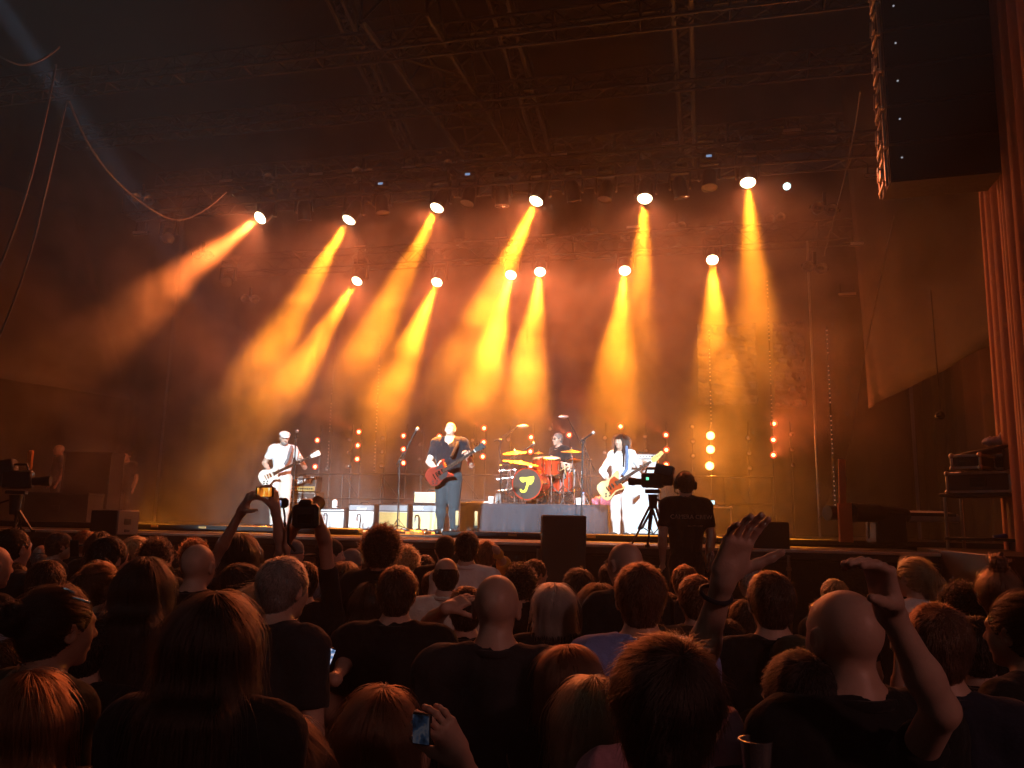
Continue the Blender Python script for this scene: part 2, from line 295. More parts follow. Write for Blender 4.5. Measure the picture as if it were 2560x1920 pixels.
# ---------------------------------------------------------------- organic bodies: smooth distance fields turned into one continuous surface
def Ell(c, r, k=.02, R=None, op='u'): return ('e', vec(c), vec(r if hasattr(r, '__len__') else (r, r, r)), None if R is None else vec(R), k, op)
def Cap(a, b, r0, r1=None, k=.02, op='u'): return ('c', vec(a), vec(b), r0, r0 if r1 is None else r1, k, op)
def Box(c, h, rad, k=.02, R=None, op='u'): return ('b', vec(c), vec(h), None if R is None else vec(R), rad, k, op)
def Cut(c, n, rad): return ('p', vec(c), unit(n), rad, 0., 'i')   # keep the side against n, within rad of c
def _d(p, X, Y, Z):
    t = p[0]
    if t == 'e':
        x, y, z = X-p[1][0], Y-p[1][1], Z-p[1][2]
        if p[3] is not None: R = p[3]; x, y, z = R[0, 0]*x+R[1, 0]*y+R[2, 0]*z, R[0, 1]*x+R[1, 1]*y+R[2, 1]*z, R[0, 2]*x+R[1, 2]*y+R[2, 2]*z
        r = p[2]; k0 = np.sqrt((x/r[0])**2+(y/r[1])**2+(z/r[2])**2); k1 = np.sqrt((x/r[0]**2)**2+(y/r[1]**2)**2+(z/r[2]**2)**2)
        return k0*(k0-1)/np.maximum(k1, 1e-6)
    if t == 'c':
        a, b = p[1], p[2]; ab = b-a; L = max(1e-9, ab@ab); x, y, z = X-a[0], Y-a[1], Z-a[2]
        h = np.clip((x*ab[0]+y*ab[1]+z*ab[2])/L, 0, 1)
        return np.sqrt((x-h*ab[0])**2+(y-h*ab[1])**2+(z-h*ab[2])**2) - (p[3]+(p[4]-p[3])*h)
    if t == 'b':
        x, y, z = X-p[1][0], Y-p[1][1], Z-p[1][2]
        if p[3] is not None: R = p[3]; x, y, z = R[0, 0]*x+R[1, 0]*y+R[2, 0]*z, R[0, 1]*x+R[1, 1]*y+R[2, 1]*z, R[0, 2]*x+R[1, 2]*y+R[2, 2]*z
        h = p[2]-p[4]; qx, qy, qz = abs(x)-h[0], abs(y)-h[1], abs(z)-h[2]
        return np.sqrt(np.maximum(qx, 0)**2+np.maximum(qy, 0)**2+np.maximum(qz, 0)**2)+np.minimum(np.maximum(qx, np.maximum(qy, qz)), 0)-p[4]
    if t == 'p': return (X-p[1][0])*p[2][0]+(Y-p[1][1])*p[2][1]+(Z-p[1][2])*p[2][2]
def _bb(p):
    if p[0] == 'e': r = max(p[2]) if p[3] is not None else p[2]; return p[1]-r, p[1]+r
    if p[0] == 'c': r = max(p[3], p[4]); return np.minimum(p[1], p[2])-r, np.maximum(p[1], p[2])+r
    if p[0] == 'b': r = np.linalg.norm(p[2]) if p[3] is not None else p[2]; return p[1]-r, p[1]+r
    return p[1]-p[3], p[1]+p[3]
def _mix(F, d, k, op):
    if op == 's': d = -d
    if op == 'u':
        if k < 1e-4: return np.minimum(F, d)
        h = np.maximum(k-abs(F-d), 0)/k; return np.minimum(F, d)-h*h*k*.25
    if k < 1e-4: return np.maximum(F, d)
    h = np.maximum(k-abs(F-d), 0)/k; return np.maximum(F, d)+h*h*k*.25
def feval(prims, Pt):
    X, Y, Z = Pt[:, 0], Pt[:, 1], Pt[:, 2]; F = np.full(len(Pt), .3)
    for p in prims:
        if p[0] == 'p':
            near = (abs(X-p[1][0]) < p[3]) & (abs(Y-p[1][1]) < p[3]) & (abs(Z-p[1][2]) < p[3]); F = np.where(near, np.maximum(F, _d(p, X, Y, Z)), F)
        else: F = _mix(F, _d(p, X, Y, Z), p[-2], p[-1])
    return F
def axis(lo, hi, h, fine=()):
    # grid lines spaced h, tighter inside each (lo, hi, h) interval
    out = [lo]
    while out[-1] < hi:
        x = out[-1]; s = h
        for a, b, hf in fine:
            if a-hf <= x <= b: s = min(s, hf)
            elif x < a: s = min(s, max(hf, (a-x)*.5+hf))
        out.append(x+s)
    return np.array(out, np.float32)
_NZ = np.random.default_rng(3); _ND = _NZ.normal(size=(12, 3)); _NP = _NZ.uniform(0, 6.28, 12)
def wob(X, Y, Z, sc, seed=0.):
    s = 0
    for i in range(8): d = _ND[i]; s = s + np.sin(sc*(d[0]*X+d[1]*Y+d[2]*Z)*(1+.25*i)+_NP[i]+seed*1.7*(i+1))/(1+.25*i)
    return s*.25
def surf(prims, h, fine=(), noise=None, pad=.03):
    bb = [_bb(p) for p in prims if p[-1] == 'u']; lo = np.min([b[0] for b in bb], 0)-pad; hi = np.max([b[1] for b in bb], 0)+pad
    ax = [axis(lo[i], hi[i], h[i] if hasattr(h, '__len__') else h, [(f[0][i], f[1][i], f[2]) for f in fine]) for i in range(3)]
    F = np.full([len(a) for a in ax], .3, np.float32)
    for p in prims:
        a, b = _bb(p); m = 0 if p[0] == 'p' else p[-2]+.05; sl = []
        for i in range(3): sl.append(slice(max(0, np.searchsorted(ax[i], a[i]-m)-1), np.searchsorted(ax[i], b[i]+m)+1))
        X, Y, Z = ax[0][sl[0]][:, None, None], ax[1][sl[1]][None, :, None], ax[2][sl[2]][None, None, :]
        d = _d(p, X, Y, Z).astype(np.float32); s = tuple(sl)
        F[s] = np.maximum(F[s], d) if p[0] == 'p' else _mix(F[s], d, p[-2], p[-1])
    if noise:
        near = np.nonzero(abs(F) < noise[0]*3+.02); F[near] += noise[0]*wob(ax[0][near[0]], ax[1][near[1]], ax[2][near[2]], noise[1], noise[2])
    F[0] = F[-1] = .3; F[:, 0] = F[:, -1] = .3; F[:, :, 0] = F[:, :, -1] = .3
    I = F < 0; n = I.shape; c = np.zeros((n[0]-1, n[1]-1, n[2]-1), np.int8)
    for dx in (0, 1):
        for dy in (0, 1):
            for dz in (0, 1): c += I[dx:n[0]-1+dx, dy:n[1]-1+dy, dz:n[2]-1+dz]
    act = (c > 0) & (c < 8); ci = np.nonzero(act); N = len(ci[0]); vid = np.full(c.shape, -1, np.int32); vid[ci] = np.arange(N)
    acc = np.zeros((N, 3)); cnt = np.zeros(N); cor = [(0, 0, 0), (1, 0, 0), (0, 1, 0), (1, 1, 0), (0, 0, 1), (1, 0, 1), (0, 1, 1), (1, 1, 1)]
    val = [F[ci[0]+a, ci[1]+b, ci[2]+g_] for a, b, g_ in cor]; pos = [np.stack([ax[0][ci[0]+a], ax[1][ci[1]+b], ax[2][ci[2]+g_]], 1) for a, b, g_ in cor]
    for i, j in ((0, 1), (2, 3), (4, 5), (6, 7), (0, 2), (1, 3), (4, 6), (5, 7), (0, 4), (1, 5), (2, 6), (3, 7)):
        cr = (val[i] < 0) != (val[j] < 0); t = val[i]/np.where(cr, val[i]-val[j], 1); acc += np.where(cr[:, None], pos[i]+(pos[j]-pos[i])*t[:, None], 0); cnt += cr
    V = acc/cnt[:, None]; Q = []
    for a in range(3):
        s0 = [slice(None)]*3; s1 = [slice(None)]*3; s0[a] = slice(0, -1); s1[a] = slice(1, None)
        A = I[tuple(s0)]; B = I[tuple(s1)]; b, g_ = (a+1) % 3, (a+2) % 3
        e = np.array(np.nonzero(A != B)); e = e[:, (e[b] > 0) & (e[g_] > 0) & (e[b] < n[b]-1) & (e[g_] < n[g_]-1)]
        ins = A[tuple(e)]; q = []
        for db, dg in ((-1, -1), (0, -1), (0, 0), (-1, 0)): k = e.copy(); k[b] += db; k[g_] += dg; q.append(vid[tuple(k)])
        q = np.stack(q, 1); q = np.where(ins[:, None], q, q[:, ::-1]); Q.append(q)
    Q = np.concatenate(Q); return V, Q[(Q >= 0).all(1)]
def qmesh(name, V, Q, mats, mi=None, smooth=True):
    me = bpy.data.meshes.new(name); me.vertices.add(len(V)); me.vertices.foreach_set('co', np.asarray(V, np.float32).ravel())
    me.loops.add(len(Q)*4); me.loops.foreach_set('vertex_index', np.asarray(Q, np.int32).ravel()); me.polygons.add(len(Q))
    me.polygons.foreach_set('loop_start', np.arange(len(Q), dtype=np.int32)*4)
    for m in (mats if isinstance(mats, (list, tuple)) else [mats]): me.materials.append(m)
    if mi is not None: me.polygons.foreach_set('material_index', np.asarray(mi, np.int32))
    me.polygons.foreach_set('use_smooth', np.ones(len(Q), bool)); me.update(calc_edges=True); me.validate(); return me
# ---------------------------------------------------------------- people
def skinmat(name, c):
    m = M(name, c, .42, var=.12, scale=30, bump=.06, bscale=180, spec=.45); b = m.node_tree.nodes['Principled BSDF']
    b.inputs['Sheen Weight'].default_value = .08; return m
SKIN = {k: skinmat('skin_'+k, c) for k, c in dict(fair=(.56, .36, .27), tan=(.42, .25, .17), dark=(.20, .11, .075)).items()}
STUB = skinmat('stubbled_scalp', (.20, .125, .095))
def clothmat(name, c, rough=.85, bump=.7, bs=15):
    m = M(name, c, rough, var=.22, scale=9, bump=bump, bscale=bs, spec=.2); b = m.node_tree.nodes['Principled BSDF']; b.inputs['Sheen Weight'].default_value = .12; return m
CL = {k: clothmat('cloth_'+k, c) for k, c in dict(black=(.012, .012, .013), charcoal=(.03, .03, .034), navy=(.02, .024, .045), grey=(.16, .16, .17), white=(.72, .72, .72), lilac=(.45, .47, .62), blue=(.22, .29, .62), pink=(.62, .30, .36), yellow=(.55, .33, .08), olive=(.05, .055, .03), brown=(.07, .045, .03), red=(.22, .03, .03), night=(.004, .0045, .008), graphite=(.026, .030, .036), jeans=(.045, .06, .10), cream=(.70, .66, .58), slate=(.10, .12, .15)).items()}
def hairmat(name, c, strand=True):
    m = bpy.data.materials.new(name); m.use_nodes = True; nt = m.node_tree; nt.nodes.clear(); o = nt.nodes.new('ShaderNodeOutputMaterial')
    h = nt.nodes.new('ShaderNodeBsdfHairPrincipled'); h.model = 'CHIANG'; h.parametrization = 'COLOR'; h.inputs['Color'].default_value = (*c, 1)
    h.inputs['Roughness'].default_value = .32; h.inputs['Radial Roughness'].default_value = .45; h.inputs['Random Roughness'].default_value = .3
    info = nt.nodes.new('ShaderNodeHairInfo'); nt.links.new(info.outputs['Random'], h.inputs['Random'])
    nt.links.new(h.outputs[0], o.inputs[0]); return m
HC = dict(black=(.012, .010, .009), dark=(.030, .019, .013), brown=(.075, .040, .022), chestnut=(.13, .055, .028), blond=(.50, .32, .14), platinum=(.85, .76, .62), grey=(.34, .32, .30), white=(.62, .6, .57), red=(.22, .07, .025))
HAIRS = {k: hairmat('hair_strand_'+k, c) for k, c in HC.items()}
HAIRM = {k: M('hair_mass_'+k, tuple(x*.55 for x in c), .6, var=.5, scale=40, bump=.5, bscale=90, spec=.3) for k, c in HC.items()}
def headT(H, yaw=0., pitch=0., roll=0., c=(0, 0, 0)):
    return rotz(yaw)@roty(roll)@rotx(pitch), vec(c)
def xf(prims, R, c):
    out = []
    for p in prims:
        if p[0] == 'e': out.append(('e', R@p[1]+c, p[2], R if p[3] is None else R@p[3], p[4], p[5]))
        elif p[0] == 'c': out.append(('c', R@p[1]+c, R@p[2]+c, *p[3:]))
        elif p[0] == 'b': out.append(('b', R@p[1]+c, p[2], R if p[3] is None else R@p[3], *p[4:]))
        else: out.append(('p', R@p[1]+c, R@p[2], *p[3:]))
    return out
def head_prims(fem=0., beard=0.):
    j = 1-.1*fem
    pr = [Ell((0, -.016, .026), (.0755, .097, .088), .02), Ell((0, .03, .0), (.063, .064, .086), .03), Ell((0, .030, -.062), (.052*j, .057, .05), .03),
          Ell((0, .070, -.097), (.021*j, .018, .017), .022), Ell((.034, .055, -.028), (.026, .026, .03), .02), Ell((-.034, .055, -.028), (.026, .026, .03), .02),
          Cap((-.036, .081, .022), (.036, .081, .022), .0085, None, .018), Ell((.031, .099, .004), (.017, .013, .0115), .014, op='s'), Ell((-.031, .099, .004), (.017, .013, .0115), .014, op='s'),
          Ell((.031, .078, .003), .0125, .003), Ell((-.031, .078, .003), .0125, .003), Cap((0, .088, .014), (0, .109, -.026), .007, .0125, .012), Ell((.011, .098, -.031), .0085, .008), Ell((-.011, .098, -.031), .0085, .008),
          Ell((0, .088, -.0565), (.021, .0115, .006), .006), Ell((0, .087, -.0685), (.020, .0115, .007), .006)]
    for s in (-1, 1):
        R = rotz(-s*.35)@roty(s*.12); pr += [Ell((s*.079, -.008, -.006), (.0085, .020, .033), .008, R), Ell((s*.087, -.004, -.004), (.006, .010, .018), .006, R, 's')]
    return pr
def hand_prims(w, d, nrm, thumb, curl=(.35, .5, .35), spread=.10, sc=1., tc=.3, tout=.75, fc=None, tn=.25):
    # wrist point, finger direction, palm normal (the way the palm faces), thumb side +1/-1 along cross(d, nrm)
    w = vec(w); d = unit(d); n = unit(vec(nrm)-d*(vec(nrm)@d)); s = np.cross(d, n)*thumb; R = np.stack([s, d, n], 1)
    pr = [Box(w + d*.050*sc, vec((.040, .048, .0140))*sc, .0135*sc, .010, R), Cap(w-d*.01*sc, w+d*.02*sc, .027*sc, .026*sc, .02), Ell(w + d*.035*sc + s*.022*sc + n*.008*sc, vec((.02, .032, .015))*sc, .012, R)]
    offs = (.031, .0105, -.0105, -.031); lens = (.069, .078, .072, .056); rad = (.0092, .0095, .0090, .0078)
    for i in range(4):
        c = curl if fc is None else fc[i]; a = 0.; b = w + (d*(.094-.006*(i == 3))+s*offs[i]*1.0)*sc; sp = (1.5-i)*spread
        for j, fl in enumerate((.45, .31, .24)):
            a += c[j]; dd = unit((d*math.cos(sp)+s*math.sin(sp))*math.cos(a)+n*math.sin(a)); e = b + dd*lens[i]*fl*sc
            if j == 0: pr.append(Ell(b-n*.0045*sc, rad[i]*sc*1.02, .006))
            pr.append(Cap(b, e, rad[i]*sc*(.97-.09*j), rad[i]*sc*(.90-.10*j), .004)); b = e; pr.append(Ell(b-n*.001*sc, rad[i]*sc*(.99-.10*j), .004))
    b = w + (d*.024+s*.034+n*.004)*sc; dd = unit(d*.75+s*tout+n*tn)
    for j, L in enumerate((.042, .032, .027)):
        e = b + dd*L*sc; pr.append(Cap(b, e, (.0135-.0015*j)*sc, (.0122-.0017*j)*sc, .008)); b = e; dd = unit(dd+n*tc*.8-s*tc*.3+d*.15)
    return pr
def body_prims(h, sh=.19, build=1., fem=0., arms=None, hip=None, lean=0., seat=None, hunch=0.):
    """torso, neck, arms, legs for a figure of height h facing +y; arms: {side: (elbow, wrist)} in local coordinates"""
    b = build; zs = h-.325; out = dict(tor=[], arm=[], leg=[], neck=[])
    out['neck'] += [Cap((0, -.012, h-.17), (0, -.026-hunch, h-.29), .052*(1-.1*fem)*b**.5, .062*b**.5, .03), Cap((0, -.03, h-.255), (-sh*.8, -.035, zs+.018), .04, .045*b, .05), Cap((0, -.03, h-.255), (sh*.8, -.035, zs+.018), .04, .045*b, .05)]
    out['tor'] += [Ell((0, -.015, h-.46), (.165*b*(sh/.19), .112*b, .195), .06), Ell((0, .005+.02*(b-1)*3, h-.66), (.145*b, .103*b*(1+.5*(b-1)), .19), .08), Ell((0, -.012, h*.515), (.162*(.7+.3*b)*(1+.05*fem), .115*b, .13), .08),
                   Cap((-sh*.78, -.025, zs+.006), (sh*.78, -.025, zs+.006), .055*b, None, .06)]
    for s in (-1, 1):
        S = vec((s*sh, -.025, zs)); el, wr = (arms or {}).get(s, ((s*(sh+.05), -.045, h-.62), (s*(sh+.03), .05, h-.86))); el = vec(el); wr = vec(wr)
        out['arm'] += [Ell(S, .055*b, .04), Cap(S, el, .050*b, .040*b**.5, .03), Cap(el, el+(wr-el)*.35, .040*b**.5, .041*b**.5, .02), Cap(el+(wr-el)*.3, wr, .041*b**.5, .0265, .02)]
        hp = vec((s*.088, -.01, h*.50)); kn = vec((s*.10, .012, h*.275)); an = vec((s*.10, -.02, .075)); ft = vec((s*.115, .13, .035))
        if seat and s in seat: kn, an, ft = map(vec, seat[s])
        out['leg'] += [Cap(hp, kn, .083*b**.7, .056, .05), Cap(kn, kn+(an-kn)*.4, .054, .053, .03), Cap(kn+(an-kn)*.35, an, .053, .036, .03), Cap(an+vec((0, -.02, -.035)), ft, .036, .032, .03)]
    return out
def strands(prims, n, steps, seglen, flow, rs, lift=0., noise=.25, off=.001, curl=0., V=None, Q=None, keep=None, stick=True, clump=0.):
    tri = V[Q[:, :3]]; nrm = np.cross(tri[:, 1]-tri[:, 0], tri[:, 2]-tri[:, 0]); A = np.linalg.norm(nrm, axis=1)+1e-12; C0 = V[Q].mean(1)
    if keep is not None: A = A*keep(C0)
    if A.sum() <= 0: return None
    f_ = rs.choice(len(Q), n, p=A/A.sum()); w = rs.dirichlet((1, 1, 1, 1), n); p = (V[Q[f_]]*w[:, :, None]).sum(1)
    L = seglen*rs.uniform(.55, 1.15, n)[:, None]; pts = [p.copy()]; jit = rs.normal(size=(n, 3)); e = .004; ph = rs.uniform(0, 6.28, n)
    for i in range(steps-1):
        g_ = np.stack([feval(prims, p+vec(v)*e)-feval(prims, p-vec(v)*e) for v in np.eye(3)], 1); g_ /= np.linalg.norm(g_, axis=1, keepdims=True)+1e-9
        fl = flow(p); t = fl-(fl*g_).sum(1, keepdims=True)*g_; t /= np.linalg.norm(t, axis=1, keepdims=True)+1e-6
        dd = t*(1-lift)+g_*lift+noise*jit+.35*noise*rs.normal(size=(n, 3))
        if clump: dd += clump*np.stack([wob(pts[0][:, 0], pts[0][:, 1], pts[0][:, 2]*.4, 60, k) for k in (1., 2., 3.)], 1)
        if curl: b2 = np.cross(t, g_); dd += curl*(np.cos(ph+i*1.9)[:, None]*b2+np.sin(ph+i*1.9)[:, None]*g_)
        dd /= np.linalg.norm(dd, axis=1, keepdims=True)+1e-9; p = p+dd*L
        if stick: f0 = feval(prims, p); p = p-g_*np.minimum(f0-off*(1+i), 0)[:, None]
        pts.append(p.copy())
    return np.stack(pts, 1)
def curves(name, pts, rad, mat, parent):
    n, m, _ = pts.shape; hc = bpy.data.hair_curves.new(name); hc.add_curves([m]*n); hc.position_data.foreach_set('vector', pts.astype(np.float32).ravel())
    a = hc.attributes.get('radius') or hc.attributes.new('radius', 'FLOAT', 'POINT')
    a.data.foreach_set('value', np.tile(np.linspace(1, .35, m)*rad, n).astype(np.float32)); hc.materials.append(mat)
    return part(name, hc, parent)
HEAD_HALF = .118
def hair_prims(style):
    """hair volume in head coordinates (face towards +y, top at +.114)"""
    face = Ell((0, .100, -.048), (.074, .075, .098), .012, op='s'); ears = [Ell((s*.092, .014, -.03), (.030, .030, .052), .012, op='s') for s in (-1, 1)]
    g = .011
    if style in ('short', 'crop', 'messy', 'side'):
        g = dict(short=.012, crop=.006, messy=.022, side=.016)[style]
        pr = [Ell((0, -.018, .028), (.0755+g, .097+g, .088+g), .02), Ell((0, -.055, -.045), (.052+g*.5, .045+g*.6, .05), .03)]
        if style == 'side': pr.append(Ell((.02, .035, .085), (.055, .05, .03), .02))
        return pr + [face] + ears + [Ell((0, .03, -.11), (.1, .07, .07), .01, op='s')]
    if style == 'balding':
        pr = [Ell((0, -.022, .0), (.0755+.007, .097+.008, .075), .02), Ell((0, -.055, -.045), (.055, .047, .05), .03)]
        return pr + [Ell((0, .02, .105), (.066, .10, .07), .01, op='s'), face] + ears + [Ell((0, .03, -.11), (.1, .07, .07), .01, op='s')]
    if style in ('curly', 'afro'):
        g = .032 if style == 'curly' else .045
        return [Ell((0, -.02, .032), (.0755+g, .097+g*.8, .088+g), .02), Ell((0, -.06, -.04), (.065+g*.4, .05+g*.5, .06), .03), face]
    if style in ('long', 'verylong', 'wavy'):
        zb = -.33 if style != 'verylong' else -.52; w = .076 if style != 'wavy' else .09
        pr = [Ell((0, -.018, .030), (.087, .108, .099), .02), Box((0, -.078, -.09), (w+.010, .034, .13), .032, .05), Box((0, -.150, (zb-.17)/2), (w+.016, .027, abs(zb+.17)/2+.05), .026, .07)]
        for s in (-1, 1): pr.append(Cap((s*.070, -.02, .02), (s*.080, -.030, zb*.62), .025, .020, .04))
        return pr + [Ell((0, .108, -.07), (.072, .09, .125), .014, op='s')]
    if style == 'front':
        pr = [Ell((0, -.018, .028), (.084, .106, .095), .02), Box((0, -.085, -.17), (.075, .026, .23), .024, .04)]
        for s in (-1, 1): pr += [Cap((s*.070, .02, .03), (s*.083, .028, -.16), .020, .024, .03), Cap((s*.083, .028, -.16), (s*.105, .075, -.40), .024, .012, .03)]
        return pr + [Ell((0, .105, -.075), (.060, .08, .125), .012, op='s'), Box((0, .085, .052), (.045, .03, .012), .01, .01)]
    if style == 'bob':
        pr = [Ell((0, -.018, .030), (.091, .110, .102), .02), Ell((0, -.038, -.085), (.095, .082, .10), .05)]
        return pr + [Ell((0, .108, -.075), (.068, .085, .12), .014, op='s')]
    if style == 'shag':
        pr = [Ell((0, -.018, .032), (.093, .112, .104), .02), Ell((0, -.05, -.07), (.082, .066, .11), .05), Ell((0, -.07, -.16), (.05, .03, .06), .04)]
        return pr + [Ell((0, .105, -.07), (.07, .085, .12), .014, op='s')]
    if style in ('ponytail', 'bun', 'topknot', 'spacebuns'):
        pr = [Ell((0, -.018, .028), (.083, .104, .094), .02), Ell((0, -.05, -.04), (.055, .05, .05), .03)]
        if style == 'ponytail': pr += [Ell((0, -.122, .045), (.022, .022, .022), .015), Cap((0, -.13, .045), (0, -.155, .0), .022, .034, .02), Cap((0, -.155, 0), (0, -.135, -.15), .034, .018, .02)]
        if style == 'bun': pr += [Ell((0, -.125, .035), (.045, .038, .042), .012)]
        if style == 'topknot': pr += [Ell((0, -.05, .15), (.036, .036, .034), .012), Cap((0, -.05, .16), (.02, -.04, .205), .018, .006, .01)]
        if style == 'spacebuns': pr += [Ell((s*.055, -.05, .115), (.034, .036, .032), .012) for s in (-1, 1)]
        return pr + [face] + ears + [Ell((0, .03, -.11), (.1, .07, .07), .01, op='s')]
    return []
STY = dict(short=(.022, 4, 1.), crop=(.009, 3, .6), messy=(.050, 6, 1.3), side=(.030, 5, 1.), balding=(.016, 4, .6), curly=(.055, 7, 1.1), afro=(.06, 7, 1.2), long=(.28, 10, 1.3), verylong=(.34, 12, 1.5), wavy=(.28, 11, 1.3), front=(.40, 10, 1.),
           bob=(.16, 8, 1.1), shag=(.14, 8, 1.1), ponytail=(.10, 7, .9), bun=(.10, 7, .8), topknot=(.10, 7, .9), spacebuns=(.09, 7, .9))
def add_hair(body, style, col, R, c, depth, rs, dens=1.):
    pr = xf(hair_prims(style), R, c); h = min(.012, max(.005, .0014*depth)); cur = style in ('curly', 'afro')
    V, Q = surf(pr, h, noise=((.010, 55, rs.uniform(0, 9)) if cur else (.004 if style not in ('crop', 'balding') else .0015, 38, rs.uniform(0, 9))))
    ho = part('hair', qmesh('hair', V, Q, HAIRM[col]), body); L, st, dm = STY[style]
    n = int(min(9000, max(380, 5200*dm*dens/(depth/2.2)**1.25))); rad = max(.00032, .00028*depth)
    st = max(3, st if depth < 4 else int(st*.7)); up = R@vec((0, 0, 1)); fwd = R@vec((0, 1, 0)); cl = c
    if style in ('long', 'verylong', 'wavy', 'bob', 'shag', 'front'):
        pc = cl+up*.10-fwd*rs.uniform(.0, .05)+R@vec((rs.uniform(-.03, .03), 0, 0)); fl = lambda p: np.tile(vec((0, 0, -1.)), (len(p), 1))+.55*(p-pc)*np.clip((p[:, 2:]-cl[2])*12, 0, 1)/.1
        a = dict(lift=.01, noise=.08 if style != 'wavy' else .11, clump=.09 if style != 'wavy' else .16)
        if style == 'front': a = dict(lift=.0, noise=.03, clump=.05)
        if style == 'shag': a = dict(lift=.10, noise=.24, clump=.25)
        k2 = lambda p: np.where(p[:, 2] > c[2]-.02, 1., .55)*np.where((((p-c)@fwd > .0) & (style == 'front')), 0., 1.)
    elif style in ('ponytail', 'bun', 'topknot', 'spacebuns'):
        piv = c+R@vec((0, -.13, .045) if style in ('ponytail', 'bun') else (0, -.05, .15))
        def fl(p):
            d_ = piv-p; q = ((p-c)@fwd < -.10)[:, None] & (style == 'ponytail'); return np.where(q, vec((0, 0, -1.)), d_)
        a = dict(lift=.02, noise=.10, clump=.08); k2 = None
    elif cur: fl = lambda p: (p-cl); a = dict(lift=.45, noise=.5, curl=1.2, stick=False); k2 = None
    else:
        sd = rs.uniform(-.5, .5); rt = R@vec((1, 0, 0))
        cw = c+R@vec((.012, -.075, .085)); fl = lambda p: np.tile(-up*.25+rt*sd*.5, (len(p), 1))+(p-cw)*9
        a = dict(lift=dict(short=.13, crop=.35, messy=.08, side=.10, balding=.15)[style], noise=.15 if style != 'messy' else .13, stick=style == 'messy', clump=.22 if style != 'messy' else .34); k2 = None
    pts = strands(pr, n, st, L/(st-1), fl, rs, V=V, Q=Q, keep=k2, **a)
    if pts is not None: curves('strands', pts, rad, HAIRS[col], ho)
    return ho
def add_hat(body, kind, mat, R, c, h=.007):
    if kind == 'cap':
        pr = [Ell((0, -.012, .042), (.087, .108, .088), .01), Box((0, -.0, -.06), (.2, .2, .07), .01, .006, op='s'), Ell((0, .135, .012), (.072, .085, .012), .012), Ell((0, -.01, .13), .008, .004)]
    elif kind == 'backcap':
        pr = [Ell((0, -.012, .042), (.087, .108, .088), .01), Box((0, .0, -.06), (.2, .2, .075), .01, .006, op='s'), Ell((0, -.135, .000), (.07, .07, .012), .012), Ell((0, -.01, .13), .008, .004)]
    elif kind == 'beanie': pr = [Ell((0, -.018, .045), (.090, .111, .092), .01), Box((0, 0, -.075), (.2, .2, .085), .01, .006, op='s'), Ell((0, -.018, .012), (.094, .114, .022), .008)]
    elif kind == 'wrap': pr = [Ell((0, -.022, .030), (.090, .112, .094), .01), Ell((0, .11, -.07), (.09, .08, .085), .01, op='s'), Box((0, 0, -.13), (.2, .2, .075), .01, .006, op='s')]
    elif kind == 'flat': pr = [Ell((0, -.006, .066), (.098, .125, .058), .01), Box((0, 0, -.04), (.2, .2, .072), .01, .006, op='s'), Ell((0, .108, .046), (.075, .060, .016), .02), Ell((0, .05, .085), (.075, .08, .03), .03)]
    V, Q = surf(xf(pr, R, c), h, noise=(.002, 60, 1.)); return part('cap' if kind != 'wrap' else 'headscarf', qmesh('cap', V, Q, mat), body)
GLASSM = M('spectacle_frame', (.02, .02, .02), .3); LENSM = M('spectacle_lens', (.05, .05, .05), .08, var=0, alpha=.35)
def add_glasses(body, R, c):
    m = MB(); lz = .006; lens_ = []
    for s in (-1, 1):
        nm = MB(); lens_.append(nm)
        m.tube([c+R@vec((s*.033+.024*math.cos(t), .104-.012*abs(math.cos(t)*.5+s*.5), lz+.019*math.sin(t))) for t in np.linspace(0, 6.283, 13)[:-1]], .0018, 5, True)
        m.tube([c+R@vec(q) for q in ((s*.057, .098, lz+.006), (s*.078, .05, lz+.006), (s*.084, -.01, lz), (s*.083, -.03, lz-.018))], .0018, 5)
        nm.prism([(.022*math.cos(t), .017*math.sin(t)) for t in np.linspace(0, 6.283, 13)[:-1]], c+R@vec((s*.033, .100, lz)), R@vec((1, 0, 0)), R@vec((0, 0, 1)), .001)
    m.tube([c+R@vec(q) for q in ((-.010, .104, lz+.004), (0, .107, lz+.008), (.010, .104, lz+.004))], .0018, 5)
    g_ = part('glasses', m.mesh('glasses', GLASSM, 60), body)
    for nm in lens_: part('lens', nm.mesh('lens', LENSM), g_)
def add_eyes(body, R, c, brow='dark'):
    m = MB()
    for s in (-1, 1): m.sphere(c+R@vec((s*.031, .087, .003)), (.0085, .0052, .0052), 8, R)
    part('eyes', m.mesh('eyes', M('eye', (.03, .02, .015), .15), 60), body); m = MB()
    for s in (-1, 1): m.tube([c+R@vec((s*.015, .096, .026)), c+R@vec((s*.032, .093, .031)), c+R@vec((s*.049, .082, .025))], [.003, .0035, .002], 5)
    part('eyebrows', m.mesh('eyebrows', HAIRM[brow], 60), body)
NP = [0]
